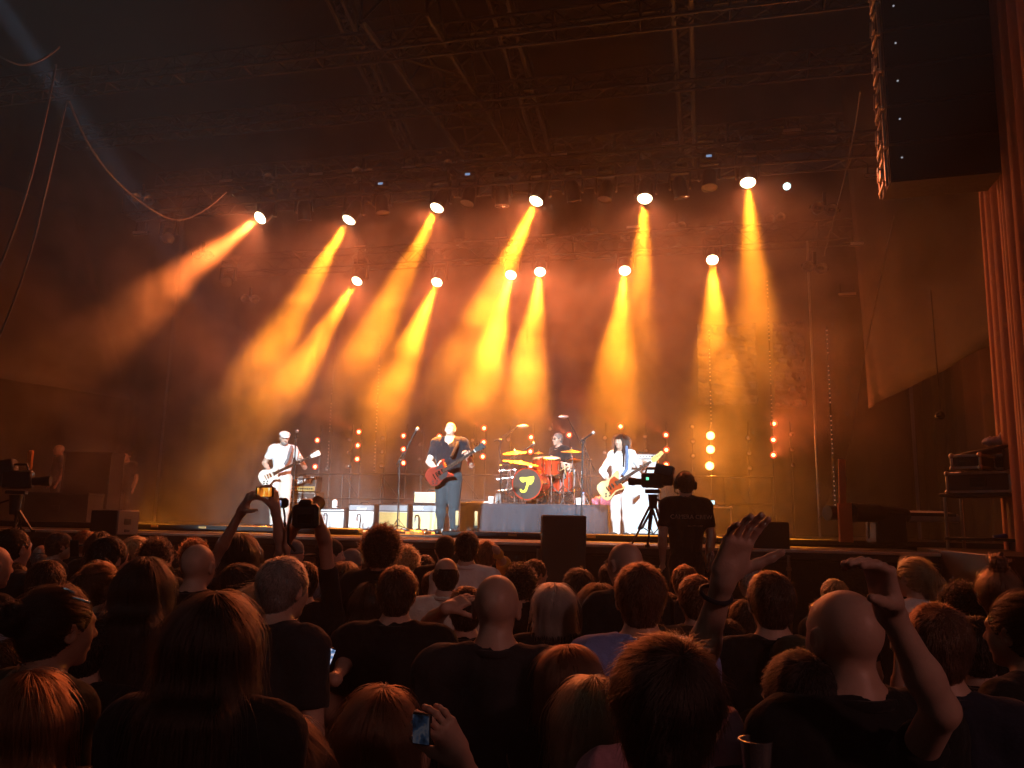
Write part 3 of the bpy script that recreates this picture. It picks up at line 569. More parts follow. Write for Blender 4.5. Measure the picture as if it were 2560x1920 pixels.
def person(label, loc, h, facing=0., yaw=0., pitch=0., roll=0., hair='short', hcol='dark', shirt='black', skin='fair', fem=0., build=1., sh=.19, arms=None, hands=None, hat=None, glasses=False,
           depth=3., sleeve='short', strap=False, legs='jeans', group='people watching from the crowd', cat='person', seat=None, eyes=False, hd=1., beard=None, smat=None, hem=None, neckcut=.075, legmat=None, hscale=1., hfine=None, vneck=0., bs=None, legk=1., shoes=None, xshirt=None, armk=1.):
    NP[0] += 1; rs = np.random.default_rng(100+NP[0]); hc = vec((0, .012, h-.114*hscale)); R = rotz(yaw)@roty(roll)@rotx(pitch)
    hc = vec((0, -.02, h-.24)) + rotz(yaw)@roty(roll*.7)@rotx(pitch*.7)@vec((0, .032, .126)); Rh = R*hscale
    bp = body_prims(h, sh, build, fem, arms, seat=seat)
    if armk != 1: bp['arm'] = [('e', p[1], p[2]*(armk*.5+.5), *p[3:]) if p[0] == 'e' else ('c', p[1], p[2], p[3]*armk, p[4]*armk, *p[5:]) for p in bp['arm']]
    if fem: bp['arm'] = [('e', p[1], p[2]*.88, *p[3:]) if p[0] == 'e' else ('c', p[1], p[2], p[3]*.84, p[4]*.86, *p[5:]) for p in bp['arm']]
    if legk != 1: bp['leg'] = [(p[0], p[1], p[2], p[3]*(legk if i % 4 < 3 else 1), p[4]*(legk**1.6 if i % 4 < 3 else 1), *p[5:]) for i, p in enumerate(bp['leg'])]
    hp = [(p[0], *p[1:]) for p in head_prims(fem)]
    hp = [('e', hscale*p[1], p[2]*hscale, p[3], p[4], p[5]) if p[0] == 'e' else ('c', hscale*p[1], hscale*p[2], p[3]*hscale, p[4]*hscale, p[5], p[6]) for p in hp]
    hh = hfine or min(.011, max(.0048, .0014*depth)); bh = bs or min(.03, max(.014, .006*depth)); fine = [(hc-vec((.1, .125, .135)), hc+vec((.1, .125, .13)), hh)]
    allp = bp['tor']+bp['arm']+bp['leg']+bp['neck']+xf(hp, R, hc)
    for hd_ in (hands or []):
        hpz = hand_prims(**hd_); allp += hpz; b_ = [_bb(p) for p in hpz]; fine.append((np.min([b[0] for b in b_], 0)-.01, np.max([b[1] for b in b_], 0)+.01, min(.009, max(.0036, .0012*depth))))
    for s in (-1, 1):
        if arms is None or s not in arms or not hands:
            w = (arms or {}).get(s, (None, (s*(sh+.03), .05, h-.86)))[1]; e_ = (arms or {}).get(s, ((s*(sh+.05), -.045, h-.62), None))[0]
            if not any(np.linalg.norm(vec(q['w'])-vec(w)) < .05 for q in (hands or [])): allp.append(Ell(vec(w)+unit(vec(w)-vec(e_))*.07, (.032, .032, .055), .02, np.stack(frame(vec(w)-vec(e_)), 1)))
    if arms:
        for s, (el, wr) in arms.items():
            if vec(wr)[2] > h-.7: a = np.minimum(vec(el), vec(wr))-.05; b = np.maximum(vec(el), vec(wr))+.05; fine.append((a, b, bh*.6))
    V, Q = surf(allp, (bh, bh, bh*1.5), fine); fz = V[Q].mean(1); mi = ((fz[:, 2] < h*.56) & (np.minimum(feval(bp['leg'], fz), feval(bp['tor'], fz)) < feval(bp['arm'], fz)-.004)).astype(int)
    if hair not in (None, 'bald'):
        hv = xf(hair_prims(hair), Rh, hc); near = feval([('e', p[1], p[2]*hscale, p[3], p[4], p[5]) if 0 else p for p in hv], fz) < .004; mi = np.where(near & (fz[:, 2] > h-.3), 2, mi)
    if 0: near = feval(xf(hair_prims('balding'), Rh, hc), fz) < .006; mi = np.where(near & (fz[:, 2] > h-.3), 3, mi)
    me = qmesh('person', V, Q, [SKIN[skin], legmat or CL[legs], HAIRM[hcol], STUB], mi); o = bpy.data.objects.new('person', me); COL.objects.link(o)
    o.location = Vector(loc); o.rotation_euler = (0, 0, facing); o.matrix_basis = Matrix.LocRotScale(Vector(loc), o.rotation_euler, None); tag(o, label, cat, group)
    # clothing: an offset of the torso and upper arms, open at neck, sleeves and hem
    g = .010; sp = list(xshirt or [])
    for i, s in enumerate((-1, 1)):
        sl = bp['arm'][4*i:4*i+4]; gg = g+.004
        if sleeve != 'none':
            for k, p in enumerate(sl[:2] if sleeve == 'short' else sl): sp.append(('e', p[1], p[2]+gg, *p[3:]) if p[0] == 'e' else ('c', p[1], p[2], p[3]+gg, p[4]+gg*1.25, *p[5:]))
            if sleeve == 'short': S, E_ = sl[1][1], sl[1][2]; sp.append(Cut(S+(E_-S)*.68, E_-S, .16))
            else: E_, Wr = sl[3][1], sl[3][2]; sp.append(Cut(E_+(Wr-E_)*(.93 if sleeve == 'long' else .35), Wr-E_, .07))
    for p in bp['tor']+bp['neck'][1:]:
        sp.append(('e', p[1], p[2]+g, *p[3:]) if p[0] == 'e' else ('c', p[1], p[2], p[3]+g, p[4]+g, *p[5:]))
    sp += [Cap((0, -.012, h-.235), (0, .0, h-.10), neckcut, neckcut+.03, .008, 's'), Ell((0, .05, h-.262), (neckcut*.95, .075, .05+vneck), .01, op='s')]
    if vneck: sp.append(Cap((0, .10, h-.28), (0, .12, h-.36), .045, .008, .01, 's'))
    if hem is not None: sp.append(Cut((0, 0, hem), (0, 0, -1), .6))
    else: sp.append(Cut((0, 0, h*.49), (0, 0, -1), .6))
    if sleeve == 'none':
        for s in (-1, 1): sp.append(Ell((s*(sh+.015), -.025, h-.335), (.055, .09, .12), .015, op='s'))
    sV, sQ = surf(sp, max(.010, bh*.72), [(vec((-.12, -.15, h-.34)), vec((.12, .13, h-.20)), max(.005, hh*.9))], noise=(.005, 24, rs.uniform(0, 9))); part('shirt', qmesh('shirt', sV, sQ, smat or CL[shirt]), o)
    if sleeve != 'none' and not vneck:
        m = MB(); m.tube([(.084*math.cos(t), -.022+.080*math.sin(t), h-.243-.045*max(0, math.sin(t))-.006*max(0, -math.sin(t))) for t in np.linspace(0, 6.283, 25)[:-1]], .013, 7, True); part('collar', m.mesh('collar', smat or CL[shirt], 80), o)
    if shoes:
        for i in range(2):
            a, b = bp['leg'][4*i+3][1:3]; f_ = unit(b-a); shp = [Cap(a+vec((0, 0, .03)), a+vec((0, 0, -.005)), .047, .043, .02), Cap(a+vec((0, 0, -.005)), b+f_*.02, .046, .040, .03), Box((0, 0, -.1), (9, 9, .094), .0, .004, op='s')]
            sV2, sQ2 = surf(shp, .011); so = part('shoe', qmesh('shoe', sV2, sQ2, shoes[0]), o)
            if len(shoes) > 1:
                m = MB(); q = np.cross(f_, (0, 0, 1))
                for sd in (-1, 1):
                    for k in range(3): c = a+(b-a)*(.25+.17*k)+q*sd*.045+vec((0, 0, .012)); m.box(c, (.008, .012, .055), rotz(math.atan2(-f_[0], f_[1]))@rotx(.5))
                part('stripe', m.mesh('stripe', shoes[1]), so)
    if hair not in (None, 'bald'): add_hair(o, hair, hcol, Rh, hc, depth, rs, hd)
    if hat: add_hat(o, hat[0], CL[hat[1]], Rh, hc, max(.006, .0016*depth))
    if glasses: add_glasses(o, Rh, hc)
    if eyes: add_eyes(o, Rh, hc, hcol if hair not in (None, 'bald') else 'brown')
    if beard:
        bpz = xf([Ell((0, .045, -.078), (.056, .056, .05), .02), Ell((0, .098, -.048), (.03, .014, .006), .01), Ell((0, .07, -.03), (.08, .08, .022), .01, op='s'), Ell((0, .10, -.062), (.018, .02, .009), .006, op='s'), Ell((0, -.04, -.06), (.09, .07, .1), .01, op='s')], Rh, hc)
        bV, bQ = surf(bpz, hh, noise=(.003, 70, 2.)); bo = part('beard', qmesh('beard', bV, bQ, HAIRM[beard]), o)
        pts = strands(bpz, 500, 3, .008, lambda p: np.tile(vec((0, 0, -1.)), (len(p), 1)), rs, lift=.4, noise=.4, stick=False, V=bV, Q=bQ); curves('strands', pts, .00028*depth, HAIRS[beard], bo)
    return o
# ---------------------------------------------------------------- the crowd
WR = dict(bald=.156, short=.178, crop=.166, messy=.196, side=.184, balding=.165, curly=.212, afro=.236, long=.215, verylong=.225, wavy=.225, bob=.205, shag=.205, ponytail=.168, bun=.168, topknot=.17, spacebuns=.17)
HT = dict(bald=0., short=.014, crop=.007, messy=.026, side=.022, balding=.0, curly=.040, afro=.05, long=.018, verylong=.018, wavy=.02, bob=.018, shag=.022, ponytail=.009, bun=.009, topknot=.06, spacebuns=.03)
HLOG = []
def fan(px, top, w, turn, hair, hcol, shirt, label, arms=None, hands=None, D=None, nod=0., hat=None, **kw):
    D = D or FPX*(WR[hair] if not hat else .19)/w; p = P(px, top, D); r = ray(px, top); rz = math.atan2(-r[0], r[1])-math.radians(turn)
    h = p[2]-(HT[hair] if not hat else .022); HLOG.append((round(h, 2), round(D, 2), label)); L = (p[0], p[1], 0.)
    toL = lambda q: rotz(-rz)@(vec(q)-vec(L)); A = None; Hs = None
    if arms: A = {s: (toL(P(*e)), toL(P(*wr))) for s, (e, wr) in arms.items()}
    if hands:
        Hs = []
        for hd in hands:
            hd = dict(hd); a = P(*hd.pop('w')); b = P(*hd.pop('tip')); n = hd.pop('palm'); nw = n[0]*RT+n[1]*UP+n[2]*FW
            Hs.append(dict(w=toL(a), d=rotz(-rz)@(b-a), nrm=rotz(-rz)@nw, **hd))
    return person(label, L, h, rz, hair=hair, hcol=hcol, shirt=shirt, depth=D, arms=A, hands=Hs, pitch=nod, hat=hat, **kw)
TODO = 0
fan(35, 1321, 70, 50, 'crop', 'dark', 'charcoal', 'shaven headed man at the left edge below the tripod camera, looking right')
fan(-22, 1362, 74, 60, 'bald', 'dark', 'black', 'person cut by the left edge, only a cheek showing below the tripod camera')
fan(28, 1405, 76, 55, 'short', 'black', 'black', 'dark haired person with bare neck at left edge, ear and cheek lit', sleeve='none', skin='tan')
fan(150, 1328, 52, 75, 'short', 'brown', 'charcoal', 'person in a dark peaked cap looking at an upright phone', hat=('cap', 'charcoal'))
fan(107, 1363, 44, 20, 'balding', 'grey', 'black', 'small balding head in front of the peaked cap wearer')
fan(215, 1326, 47, 10, 'messy', 'red', 'black', 'reddish tousled hair in front of the stage speaker box')
fan(252, 1328, 58, 0, 'long', 'black', 'black', 'long black hair right behind the man with glasses, by the stage speaker')
fan(275, 1341, 78, 55, 'short', 'black', 'charcoal', 'dark haired man with glasses in profile at left, below the stage speaker', glasses=True)
fan(340, 1340, 60, 30, 'messy', 'blond', 'grey', 'short blond tousled head between the glasses wearer and dark curls')
fan(393, 1345, 72, 20, 'curly', 'dark', 'black', 'dark curly head left of the bald man, above the long haired woman')
fan(112, 1400, 80, 40, 'short', 'dark', 'charcoal', 'dark haired head bent to the right behind the woman with hair clips', nod=-.25)
fan(255, 1408, 84, 50, 'ponytail', 'brown', 'slate', 'brown ponytail woman facing right, behind the tall dark haired woman', fem=1)
fan(368, 1390, 132, 20, 'verylong', 'black', 'black', 'tall woman with very long black hair hanging past her shoulders, left of centre', fem=1, hd=1.2)
fan(488, 1347, 62, 20, 'curly', 'red', 'black', 'red lit curls rising behind the bald man with a dark collar')  # red light on these curls is put into the hair colour
fan(497, 1361, 76, 25, 'bald', 'dark', 'black', 'bald man with a thin pale collar line, left of the raised phone')
fan(455, 1420, 58, 65, 'short', 'black', 'black', 'small dark head in profile just below the bald man at left')
fan(600, 1407, 84, 60, 'side', 'dark', 'charcoal', 'man with side combed dark hair facing right, below the raised phone')
# woman filming with both arms up
fan(600, 1332, 86, 8, 'long', 'black', 'black', 'woman with long dark hair filming with both bare arms raised', fem=1, sleeve='none', D=4.9,
    arms={-1: ((535, 1400, 4.75), (606, 1275, 4.55)), 1: ((706, 1372, 4.6), (688, 1272, 4.5))},
    hands=[dict(w=(606, 1275, 4.55), tip=(634, 1222, 4.5), palm=(.8, 0, .3), thumb=-1, curl=(.5, .8, .5), tout=.9), dict(w=(688, 1272, 4.5), tip=(682, 1215, 4.5), palm=(-.9, 0, .2), thumb=1, curl=(.5, .7, .5), tout=.8)])
fan(150, 1468, 138, 62, 'bun', 'black', 'olive', 'woman with dark pinned up hair, shiny clips and an earring, looking right', fem=1, hd=1.2, skin='tan')
fan(8, 1512, 100, 40, 'bald', 'dark', 'black', 'person in a pale patterned headscarf at the left edge', hat=('wrap', 'lilac'), D=3.4)
fan(12, 1585, 106, 55, 'short', 'brown', 'black', 'round cheeked person at left edge below the pale headscarf')
fan(85, 1672, 195, 15, 'long', 'red', 'black', 'woman with reddish hair at the bottom left corner', fem=1, hd=1.2)
fan(365, 1668, 74, 10, 'ponytail', 'chestnut', 'brown', 'small ponytail girl tucked left of the big dark haired woman', fem=1, D=3.6)
fan(545, 1475, 222, 25, 'verylong', 'dark', 'black', 'large dark silhouette of a woman with a long black mane, left foreground', fem=1, hd=1.6, build=1.1)
fan(668, 1456, 108, 50, 'shag', 'blond', 'black', 'short blond shaggy hair right behind the large dark silhouette', fem=1, hd=1.3)
fan(712, 1391, 112, 45, 'short', 'grey', 'charcoal', 'tall grey haired man facing right, left of centre', hd=1.3, build=1.08)
fan(824, 1343, 62, 78, 'crop', 'dark', 'lilac', 'bearded man in profile with black backward cap and pale lilac shirt', hat=('backcap', 'black'), beard='dark', eyes=True)
fan(880, 1371, 58, 5, 'bald', 'dark', 'black', 'head in a grey knitted beanie beside the bearded man', hat=('beanie', 'grey'))
fan(735, 1348, 50, 50, 'bald', 'dark', 'charcoal', 'person in a grey cap right below the raised stills camera', hat=('beanie', 'slate'))
# photographer
fan(764, 1404, 62, 5, 'short', 'dark', 'black', 'photographer holding a large stills camera high with both hands', D=5.0,
    arms={-1: ((716, 1342, 4.8), (742, 1312, 4.6)), 1: ((812, 1352, 4.8), (794, 1300, 4.6))},
    hands=[dict(w=(742, 1312, 4.6), tip=(756, 1285, 4.6), palm=(1, 0, .2), thumb=-1, curl=(.6, .7, .5), tout=.6), dict(w=(794, 1300, 4.6), tip=(783, 1265, 4.6), palm=(-1, 0, .2), thumb=1, curl=(.6, .7, .5), tout=.6)])
fan(956, 1316, 88, 10, 'afro', 'dark', 'black', 'tall man with a mop of dark curls in front of the amplifiers', hd=1.3)
fan(1016, 1366, 64, 10, 'curly', 'blond', 'brown', 'blond curly head right of the tall dark curls')
fan(1063, 1387, 48, 0, 'short', 'dark', 'black', 'small dark head between the blond curls and the singer')
fan(1114, 1338, 50, -8, 'crop', 'black', 'black', 'short black hair directly below the guitarist in the centre')
fan(1168, 1328, 60, 0, 'short', 'black', 'white', 'tall dark haired man in a white printed shirt below the singer')
fan(1216, 1350, 54, 12, 'messy', 'chestnut', 'yellow', 'chestnut haired person with a raised yellow sleeve, right of the white shirt', arms={1: ((1266, 1425, 6.1), (1246, 1385, 5.9))}, sleeve='mid')
fan(808, 1413, 48, 0, 'short', 'dark', 'black', 'small dark head below the pale lilac shirt')
fan(864, 1402, 80, 15, 'wavy', 'dark', 'black', 'woman with wavy dark hair below the grey beanie', fem=1, skin='tan')
fan(930, 1452, 84, 10, 'long', 'dark', 'charcoal', 'woman with long dark hair left of the broad man in a black tee', fem=1,
    arms={-1: ((868, 1650, 3.6), (842, 1690, 3.2))})
fan(995, 1415, 98, 6, 'short', 'brown', 'black', 'broad shouldered man in a black tee, brown cropped hair, left of the bald man', build=1.12, sh=.205, hd=1.3)
fan(1116, 1395, 64, -5, 'balding', 'dark', 'cream', 'dark balding man in a pale patterned shirt with an earring')
fan(1166, 1465, 82, 0, 'short', 'dark', 'black', 'dark haired person with one hand laid on the head', D=4.1, arms={-1: ((1072, 1560, 3.9), (1118, 1520, 3.75))}, hands=[dict(w=(1118, 1520, 3.75), tip=(1170, 1497, 3.8), palm=(.2, -.8, .5), thumb=-1, curl=(.15, .3, .2))])
fan(1243, 1437, 113, 3, 'bald', 'dark', 'charcoal', 'bald man in a dark grey tee, seen from behind in the centre', build=1.12, sh=.205)
fan(1304, 1410, 72, 20, 'curly', 'black', 'black', 'dark curly head behind the bald man, below the black speaker')
fan(1338, 1398, 50, 60, 'short', 'dark', 'black', 'dark haired man in profile touching the side of the black speaker', skin='tan')
fan(1447, 1421, 72, -10, 'messy', 'black', 'black', 'head with black braided hair in front of the black speaker')
fan(1385, 1457, 98, 0, 'bob', 'platinum', 'black', 'woman with a platinum blond bob in the centre', fem=1, hd=1.6)
fan(1437, 1460, 56, 10, 'short', 'dark', 'black', 'small dark head right beside the platinum bob')
fan(1498, 1455, 98, 5, 'long', 'dark', 'black', 'woman with long dark straight hair next to the platinum bob', fem=1, hd=1.2)
fan(1564, 1356, 76, -35, 'bald', 'dark', 'black', 'bald man with glasses looking left, below the camera tripod', glasses=True)
fan(1600, 1407, 126, -5, 'short', 'chestnut', 'blue', 'brown haired man in a light blue shirt, right of centre', hd=1.3, build=1.08)
fan(1712, 1411, 64, -20, 'side', 'red', 'black', 'reddish haired man below the camera operator')
fan(1740, 1437, 88, -15, 'short', 'chestnut', 'brown', 'brown haired man with an ear showing, left of the raised wrist with a bracelet')
fan(1425, 1610, 158, 20, 'bob', 'chestnut', 'black', 'woman with a chestnut bob and bare shoulders, bottom centre', fem=1, sleeve='none', hd=1.4)
fan(1482, 1685, 150, -15, 'long', 'blond', 'slate', 'woman with long dark blond hair at the bottom, partly behind the big head', fem=1, hd=1.3, D=2.3)
fan(1664, 1578, 285, 6, 'messy', 'dark', 'black', 'big dark tousled head of the nearest spectator, bottom right of centre', hd=1.6, D=1.42, hscale=1.06)
# raised right arm with bracelet, its owner hidden behind the big head
fan(1690, 1615, 170, 10, 'short', 'brown', 'pink', 'person in a pink shirt waving a bare forearm with a bracelet', D=2.05,
    arms={1: ((1738, 1690, 1.95), (1812, 1440, 1.86))}, hands=[dict(w=(1812, 1440, 1.86), tip=(1868, 1300, 1.84), palm=(.35, 0, -1), thumb=1, curl=(.20, .45, .35), fc=[(.05, .20, .18), (.08, .28, .22), (.14, .34, .25), (.22, .42, .3)], spread=.12, tc=.12, tout=.8)], armk=.88)
fan(2000, 1627, 176, -20, 'short', 'black', 'black', 'person with black hair and glasses raising a long bare arm at right', D=1.95, glasses=True, hd=1.4, armk=.86,
    arms={1: ((2352, 1775, 1.62), (2222, 1520, 1.60))}, hands=[dict(w=(2222, 1520, 1.60), tip=(2190, 1395, 1.58), palm=(-1, -.2, -.25), thumb=1, fc=[(.75, .35, .15), (.85, .3, .15), (.95, .3, .15), (1.05, .35, .2)], spread=.04, tc=.1, tout=.55, tn=1.0)])
fan(2110, 1475, 160, -35, 'bald', 'grey', 'black', 'large bald man looking left, right foreground behind the raised arm', build=1.1, sh=.2)
fan(1925, 1428, 112, -12, 'short', 'brown', 'black', 'brown haired man in black between both raised hands', hd=1.3)
fan(1878, 1413, 58, -40, 'short', 'white', 'black', 'white haired man with glasses beside the raised left hand', glasses=True)
fan(2085, 1447, 64, -20, 'short', 'blond', 'black', 'short blond head just below the raised right hand')
fan(2282, 1395, 68, -55, 'ponytail', 'blond', 'white', 'blond ponytail woman in a pale shirt by the walkway end, facing left', fem=1)
fan(2318, 1470, 58, 0, 'short', 'dark', 'black', 'small dark head under the blond ponytail woman')
fan(2406, 1458, 108, 0, 'curly', 'black', 'black', 'mass of dark curls at right under the topknot')
fan(2490, 1398, 92, -10, 'topknot', 'chestnut', 'black', 'chestnut topknot near the right edge', fem=1, skin='tan')
fan(2340, 1507, 152, -8, 'short', 'chestnut', 'navy', 'young man with smooth brown hair at right, shoulder seam lit', hd=1.3)
fan(2440, 1540, 116, 0, 'short', 'black', 'black', 'dark head between the young man and the woman at the right edge')
fan(2548, 1488, 126, -60, 'bun', 'black', 'black', 'woman with her dark hair up at the right edge, face turned left', fem=1, skin='tan')
fan(955, 1711, 175, 12, 'long', 'chestnut', 'black', 'woman with chestnut hair raising a phone at the bottom', fem=1, hd=1.4, D=2.35,
    arms={1: ((1260, 2080, 2.1), (1148, 1893, 1.98))}, hands=[dict(w=(1148, 1893, 1.98), tip=(1092, 1790, 1.95), palm=(-.75, -.1, .6), thumb=1, curl=(.45, .5, .3), spread=.08, tc=.2, tout=.3)])
fan(705, 1782, 215, 20, 'wavy', 'dark', 'black', 'woman with wavy dark hair at the bottom edge, bare lit shoulder', fem=1, hd=1.3, sleeve='none', D=2.05)
fan(745, 1667, 66, 0, 'bald', 'dark', 'olive', 'head in a chequered mesh cap beside the lit shoulder', hat=('beanie', 'brown'), D=4.0)
fan(1672, 1482, 60, -10, 'short', 'dark', 'black', 'small dark head peeping right of the light blue shirt')
fan(1816, 1548, 98, -5, 'short', 'black', 'black', 'dark head just right of the raised forearm with the bracelet')
fan(1858, 1500, 72, -10, 'short', 'dark', 'lilac', 'dark haired person in a pale lilac shirt beneath the raised open hand')
fan(1985, 1588, 96, -25, 'bald', 'dark', 'olive', 'person in a drab cap left of the large bald man', hat=('beanie', 'olive'), D=3.0)
fan(230, 1545, 100, 25, 'short', 'black', 'black', 'dark head in the shadow behind the woman with hair clips', D=3.2)
fan(1085, 1428, 58, 5, 'short', 'brown', 'black', 'small brown head left of the pale patterned shirt')
fan(680, 1420, 60, 15, 'side', 'black', 'black', 'small black head left of the tall grey haired man')
fan(1010, 1545, 70, 0, 'short', 'dark', 'black', 'low dark head hidden behind the broad man in black', D=4.6)
fan(2215, 1432, 62, -15, 'short', 'dark', 'black', 'dark head between the raised right hand and the blond ponytail', D=5.6)
fan(2060, 1500, 70, -20, 'messy', 'brown', 'black', 'tousled brown head left behind the large bald man')
fan(310, 1428, 66, 25, 'short', 'brown', 'black', 'brown head between the ponytail woman and the very long black hair')
fan(545, 1405, 60, 35, 'short', 'dark', 'black', 'small dark head below the arms of the filming woman')
fan(1525, 1408, 56, -10, 'short', 'dark', 'black', 'small dark head left of the brown haired man in light blue')
# ---------------------------------------------------------------- the band
def toward_cam(loc): return math.atan2(loc[0]-CAM[0], -(loc[1]-CAM[1])) if 0 else math.atan2(-(CAM[0]-loc[0]), CAM[1]-loc[1])
def player(label, px, top, D, turn, arms, hands, **kw):
    p = P(px, top, D); L = (p[0], p[1], kw.pop('base', DECK)); rz = toward_cam(L)-math.radians(turn); h = p[2]-L[2]-kw.pop('ht', 0.); toL = lambda q: rotz(-rz)@(vec(q)-vec(L))
    A = {s: (toL(P(*e)), toL(P(*w))) for s, (e, w) in arms.items()}; Hs = []
    for hd in hands:
        hd = dict(hd); a = P(*hd.pop('w')); b = P(*hd.pop('tip')); n = hd.pop('palm'); nw = n[0]*RT+n[1]*UP+n[2]*FW; Hs.append(dict(w=toL(a), d=rotz(-rz)@(b-a), nrm=rotz(-rz)@nw, **hd))
    HLOG.append((round(h, 2), round(D, 2), label)); o = person(label, L, h, rz, arms=A, hands=Hs, depth=6., hfine=.0075, bs=.016, group='musicians on the stage', **kw); return o, toL
LEATHER = M('black_leather', (.015, .014, .014), .35)
gw = (14.35, 14.25)
GL, _ = player('guitarist in white flat cap, white tee and pale trousers beside the amplifier stack', 712, 1076, 14.5, -8,
    {1: ((661, 1158, 14.35), (676, 1180, 14.18)), -1: ((762, 1168, 14.3), (752, 1151, 14.1))},
    [dict(w=(676, 1180, 14.18), tip=(690, 1188, 14.15), palm=(.1, .2, 1), thumb=1, curl=(.4, .5, .3)), dict(w=(752, 1152, 14.12), tip=(753, 1141, 14.05), palm=(-.5, .3, -.8), thumb=1, curl=(.7, .7, .5))],
    ht=.02, pitch=-.30, hair='balding', hcol='grey', shirt='white', hat=('flat', 'white'), legmat=CL['cream'], legk=1.25, shoes=(LEATHER,), beard='grey', eyes=True, build=1.05)
GS, _ = player('bald guitarist singing with chin raised, black V neck tee and grey trousers', 1126, 1056, 12.4, 12,
    {1: ((1072, 1155, 12.3), (1092, 1172, 12.1)), -1: ((1178, 1162, 12.2), (1171, 1143, 12.02))},
    [dict(w=(1092, 1172, 12.1), tip=(1112, 1166, 12.05), palm=(.1, .2, 1), thumb=1, curl=(.4, .5, .3)), dict(w=(1171, 1143, 12.02), tip=(1163, 1131, 12.0), palm=(-.5, .3, -.8), thumb=1, curl=(.7, .7, .5))],
    pitch=.34, hair='bald', shirt='night', legmat=CL['graphite'], legk=1.32, shoes=(LEATHER, WHITE), build=1.26, sh=.215, eyes=True, vneck=.03, hscale=1.02)
BS, _bl = player('bassist with long black hair in a white puff sleeved blouse and cropped white trousers', 1553, 1084, 12.7, 28,
    {1: ((1506, 1178, 12.6), (1524, 1205, 12.42)), -1: ((1608, 1178, 12.5), (1612, 1166, 12.3))},
    [dict(w=(1524, 1205, 12.42), tip=(1537, 1212, 12.38), palm=(.1, .2, 1), thumb=1, curl=(.4, .5, .3)), dict(w=(1612, 1166, 12.3), tip=(1612, 1152, 12.25), palm=(-.5, .3, -.8), thumb=1, curl=(.7, .7, .5))],
    ht=.015, yaw=-.15, hair='front', hcol='black', fem=1., shirt='white', legmat=CL['white'], legk=1.3, shoes=(LEATHER,), eyes=True, sleeve='mid', hd=1., sh=.18)
DZ = DECK+.5
dr = P(1398, 1083, 14.9)
DR, _ = player('drummer with glasses and short grey hair, black shirt, seated behind the red kit', 1396, 1083, 14.9, 52,
    {1: ((1378, 1150, 14.7), (1404, 1160, 14.4)), -1: ((1425, 1152, 14.9), (1426, 1163, 14.45))},
    [dict(w=(1404, 1158, 14.4), tip=(1413, 1172, 14.3), palm=(.5, -.3, .5), thumb=1, curl=(.8, .9, .6)), dict(w=(1426, 1163, 14.45), tip=(1417, 1174, 14.3), palm=(-.5, -.3, .5), thumb=1, curl=(.8, .9, .6))],
    base=DZ-.42, pitch=-.05, hair='crop', hcol='grey', shirt='black', legmat=CL['black'], legk=1.15, glasses=True, eyes=True,
    seat={s: ((s*.16, .40, .93), (s*.17, .42, .50), (s*.18, .57, .46)) for s in (-1, 1)}, hem=.8)
# ---- instruments
def outline_les(): return [(-.20, .0), (-.19, .07), (-.15, .12), (-.08, .145), (-.01, .125), (.05, .095), (.11, .092), (.17, .115), (.205, .10), (.215, .06), (.19, .035), (.185, 0), (.19, -.03), (.155, -.045), (.135, -.075), (.155, -.11), (.14, -.135), (.10, -.115), (.05, -.098), (0, -.118), (-.07, -.15), (-.14, -.135), (-.185, -.085)]
def outline_sg(): return [(-.20, .0), (-.19, .075), (-.15, .125), (-.08, .145), (-.02, .13), (.03, .11), (.08, .105), (.13, .125), (.195, .15), (.20, .125), (.165, .08), (.15, .04), (.15, 0), (.15, -.04), (.165, -.08), (.20, -.125), (.195, -.15), (.13, -.125), (.08, -.105), (.03, -.11), (-.02, -.13), (-.08, -.145), (-.15, -.125), (-.19, -.075)]
def outline_bass(): return [(-.21, -.01), (-.21, .08), (-.17, .13), (-.09, .145), (-.02, .12), (.05, .115), (.13, .145), (.20, .165), (.235, .145), (.21, .10), (.18, .06), (.17, .03), (.17, -.03), (.165, -.07), (.19, -.115), (.165, -.14), (.10, -.12), (.03, -.105), (-.04, -.13), (-.11, -.165), (-.17, -.15), (-.205, -.09)]
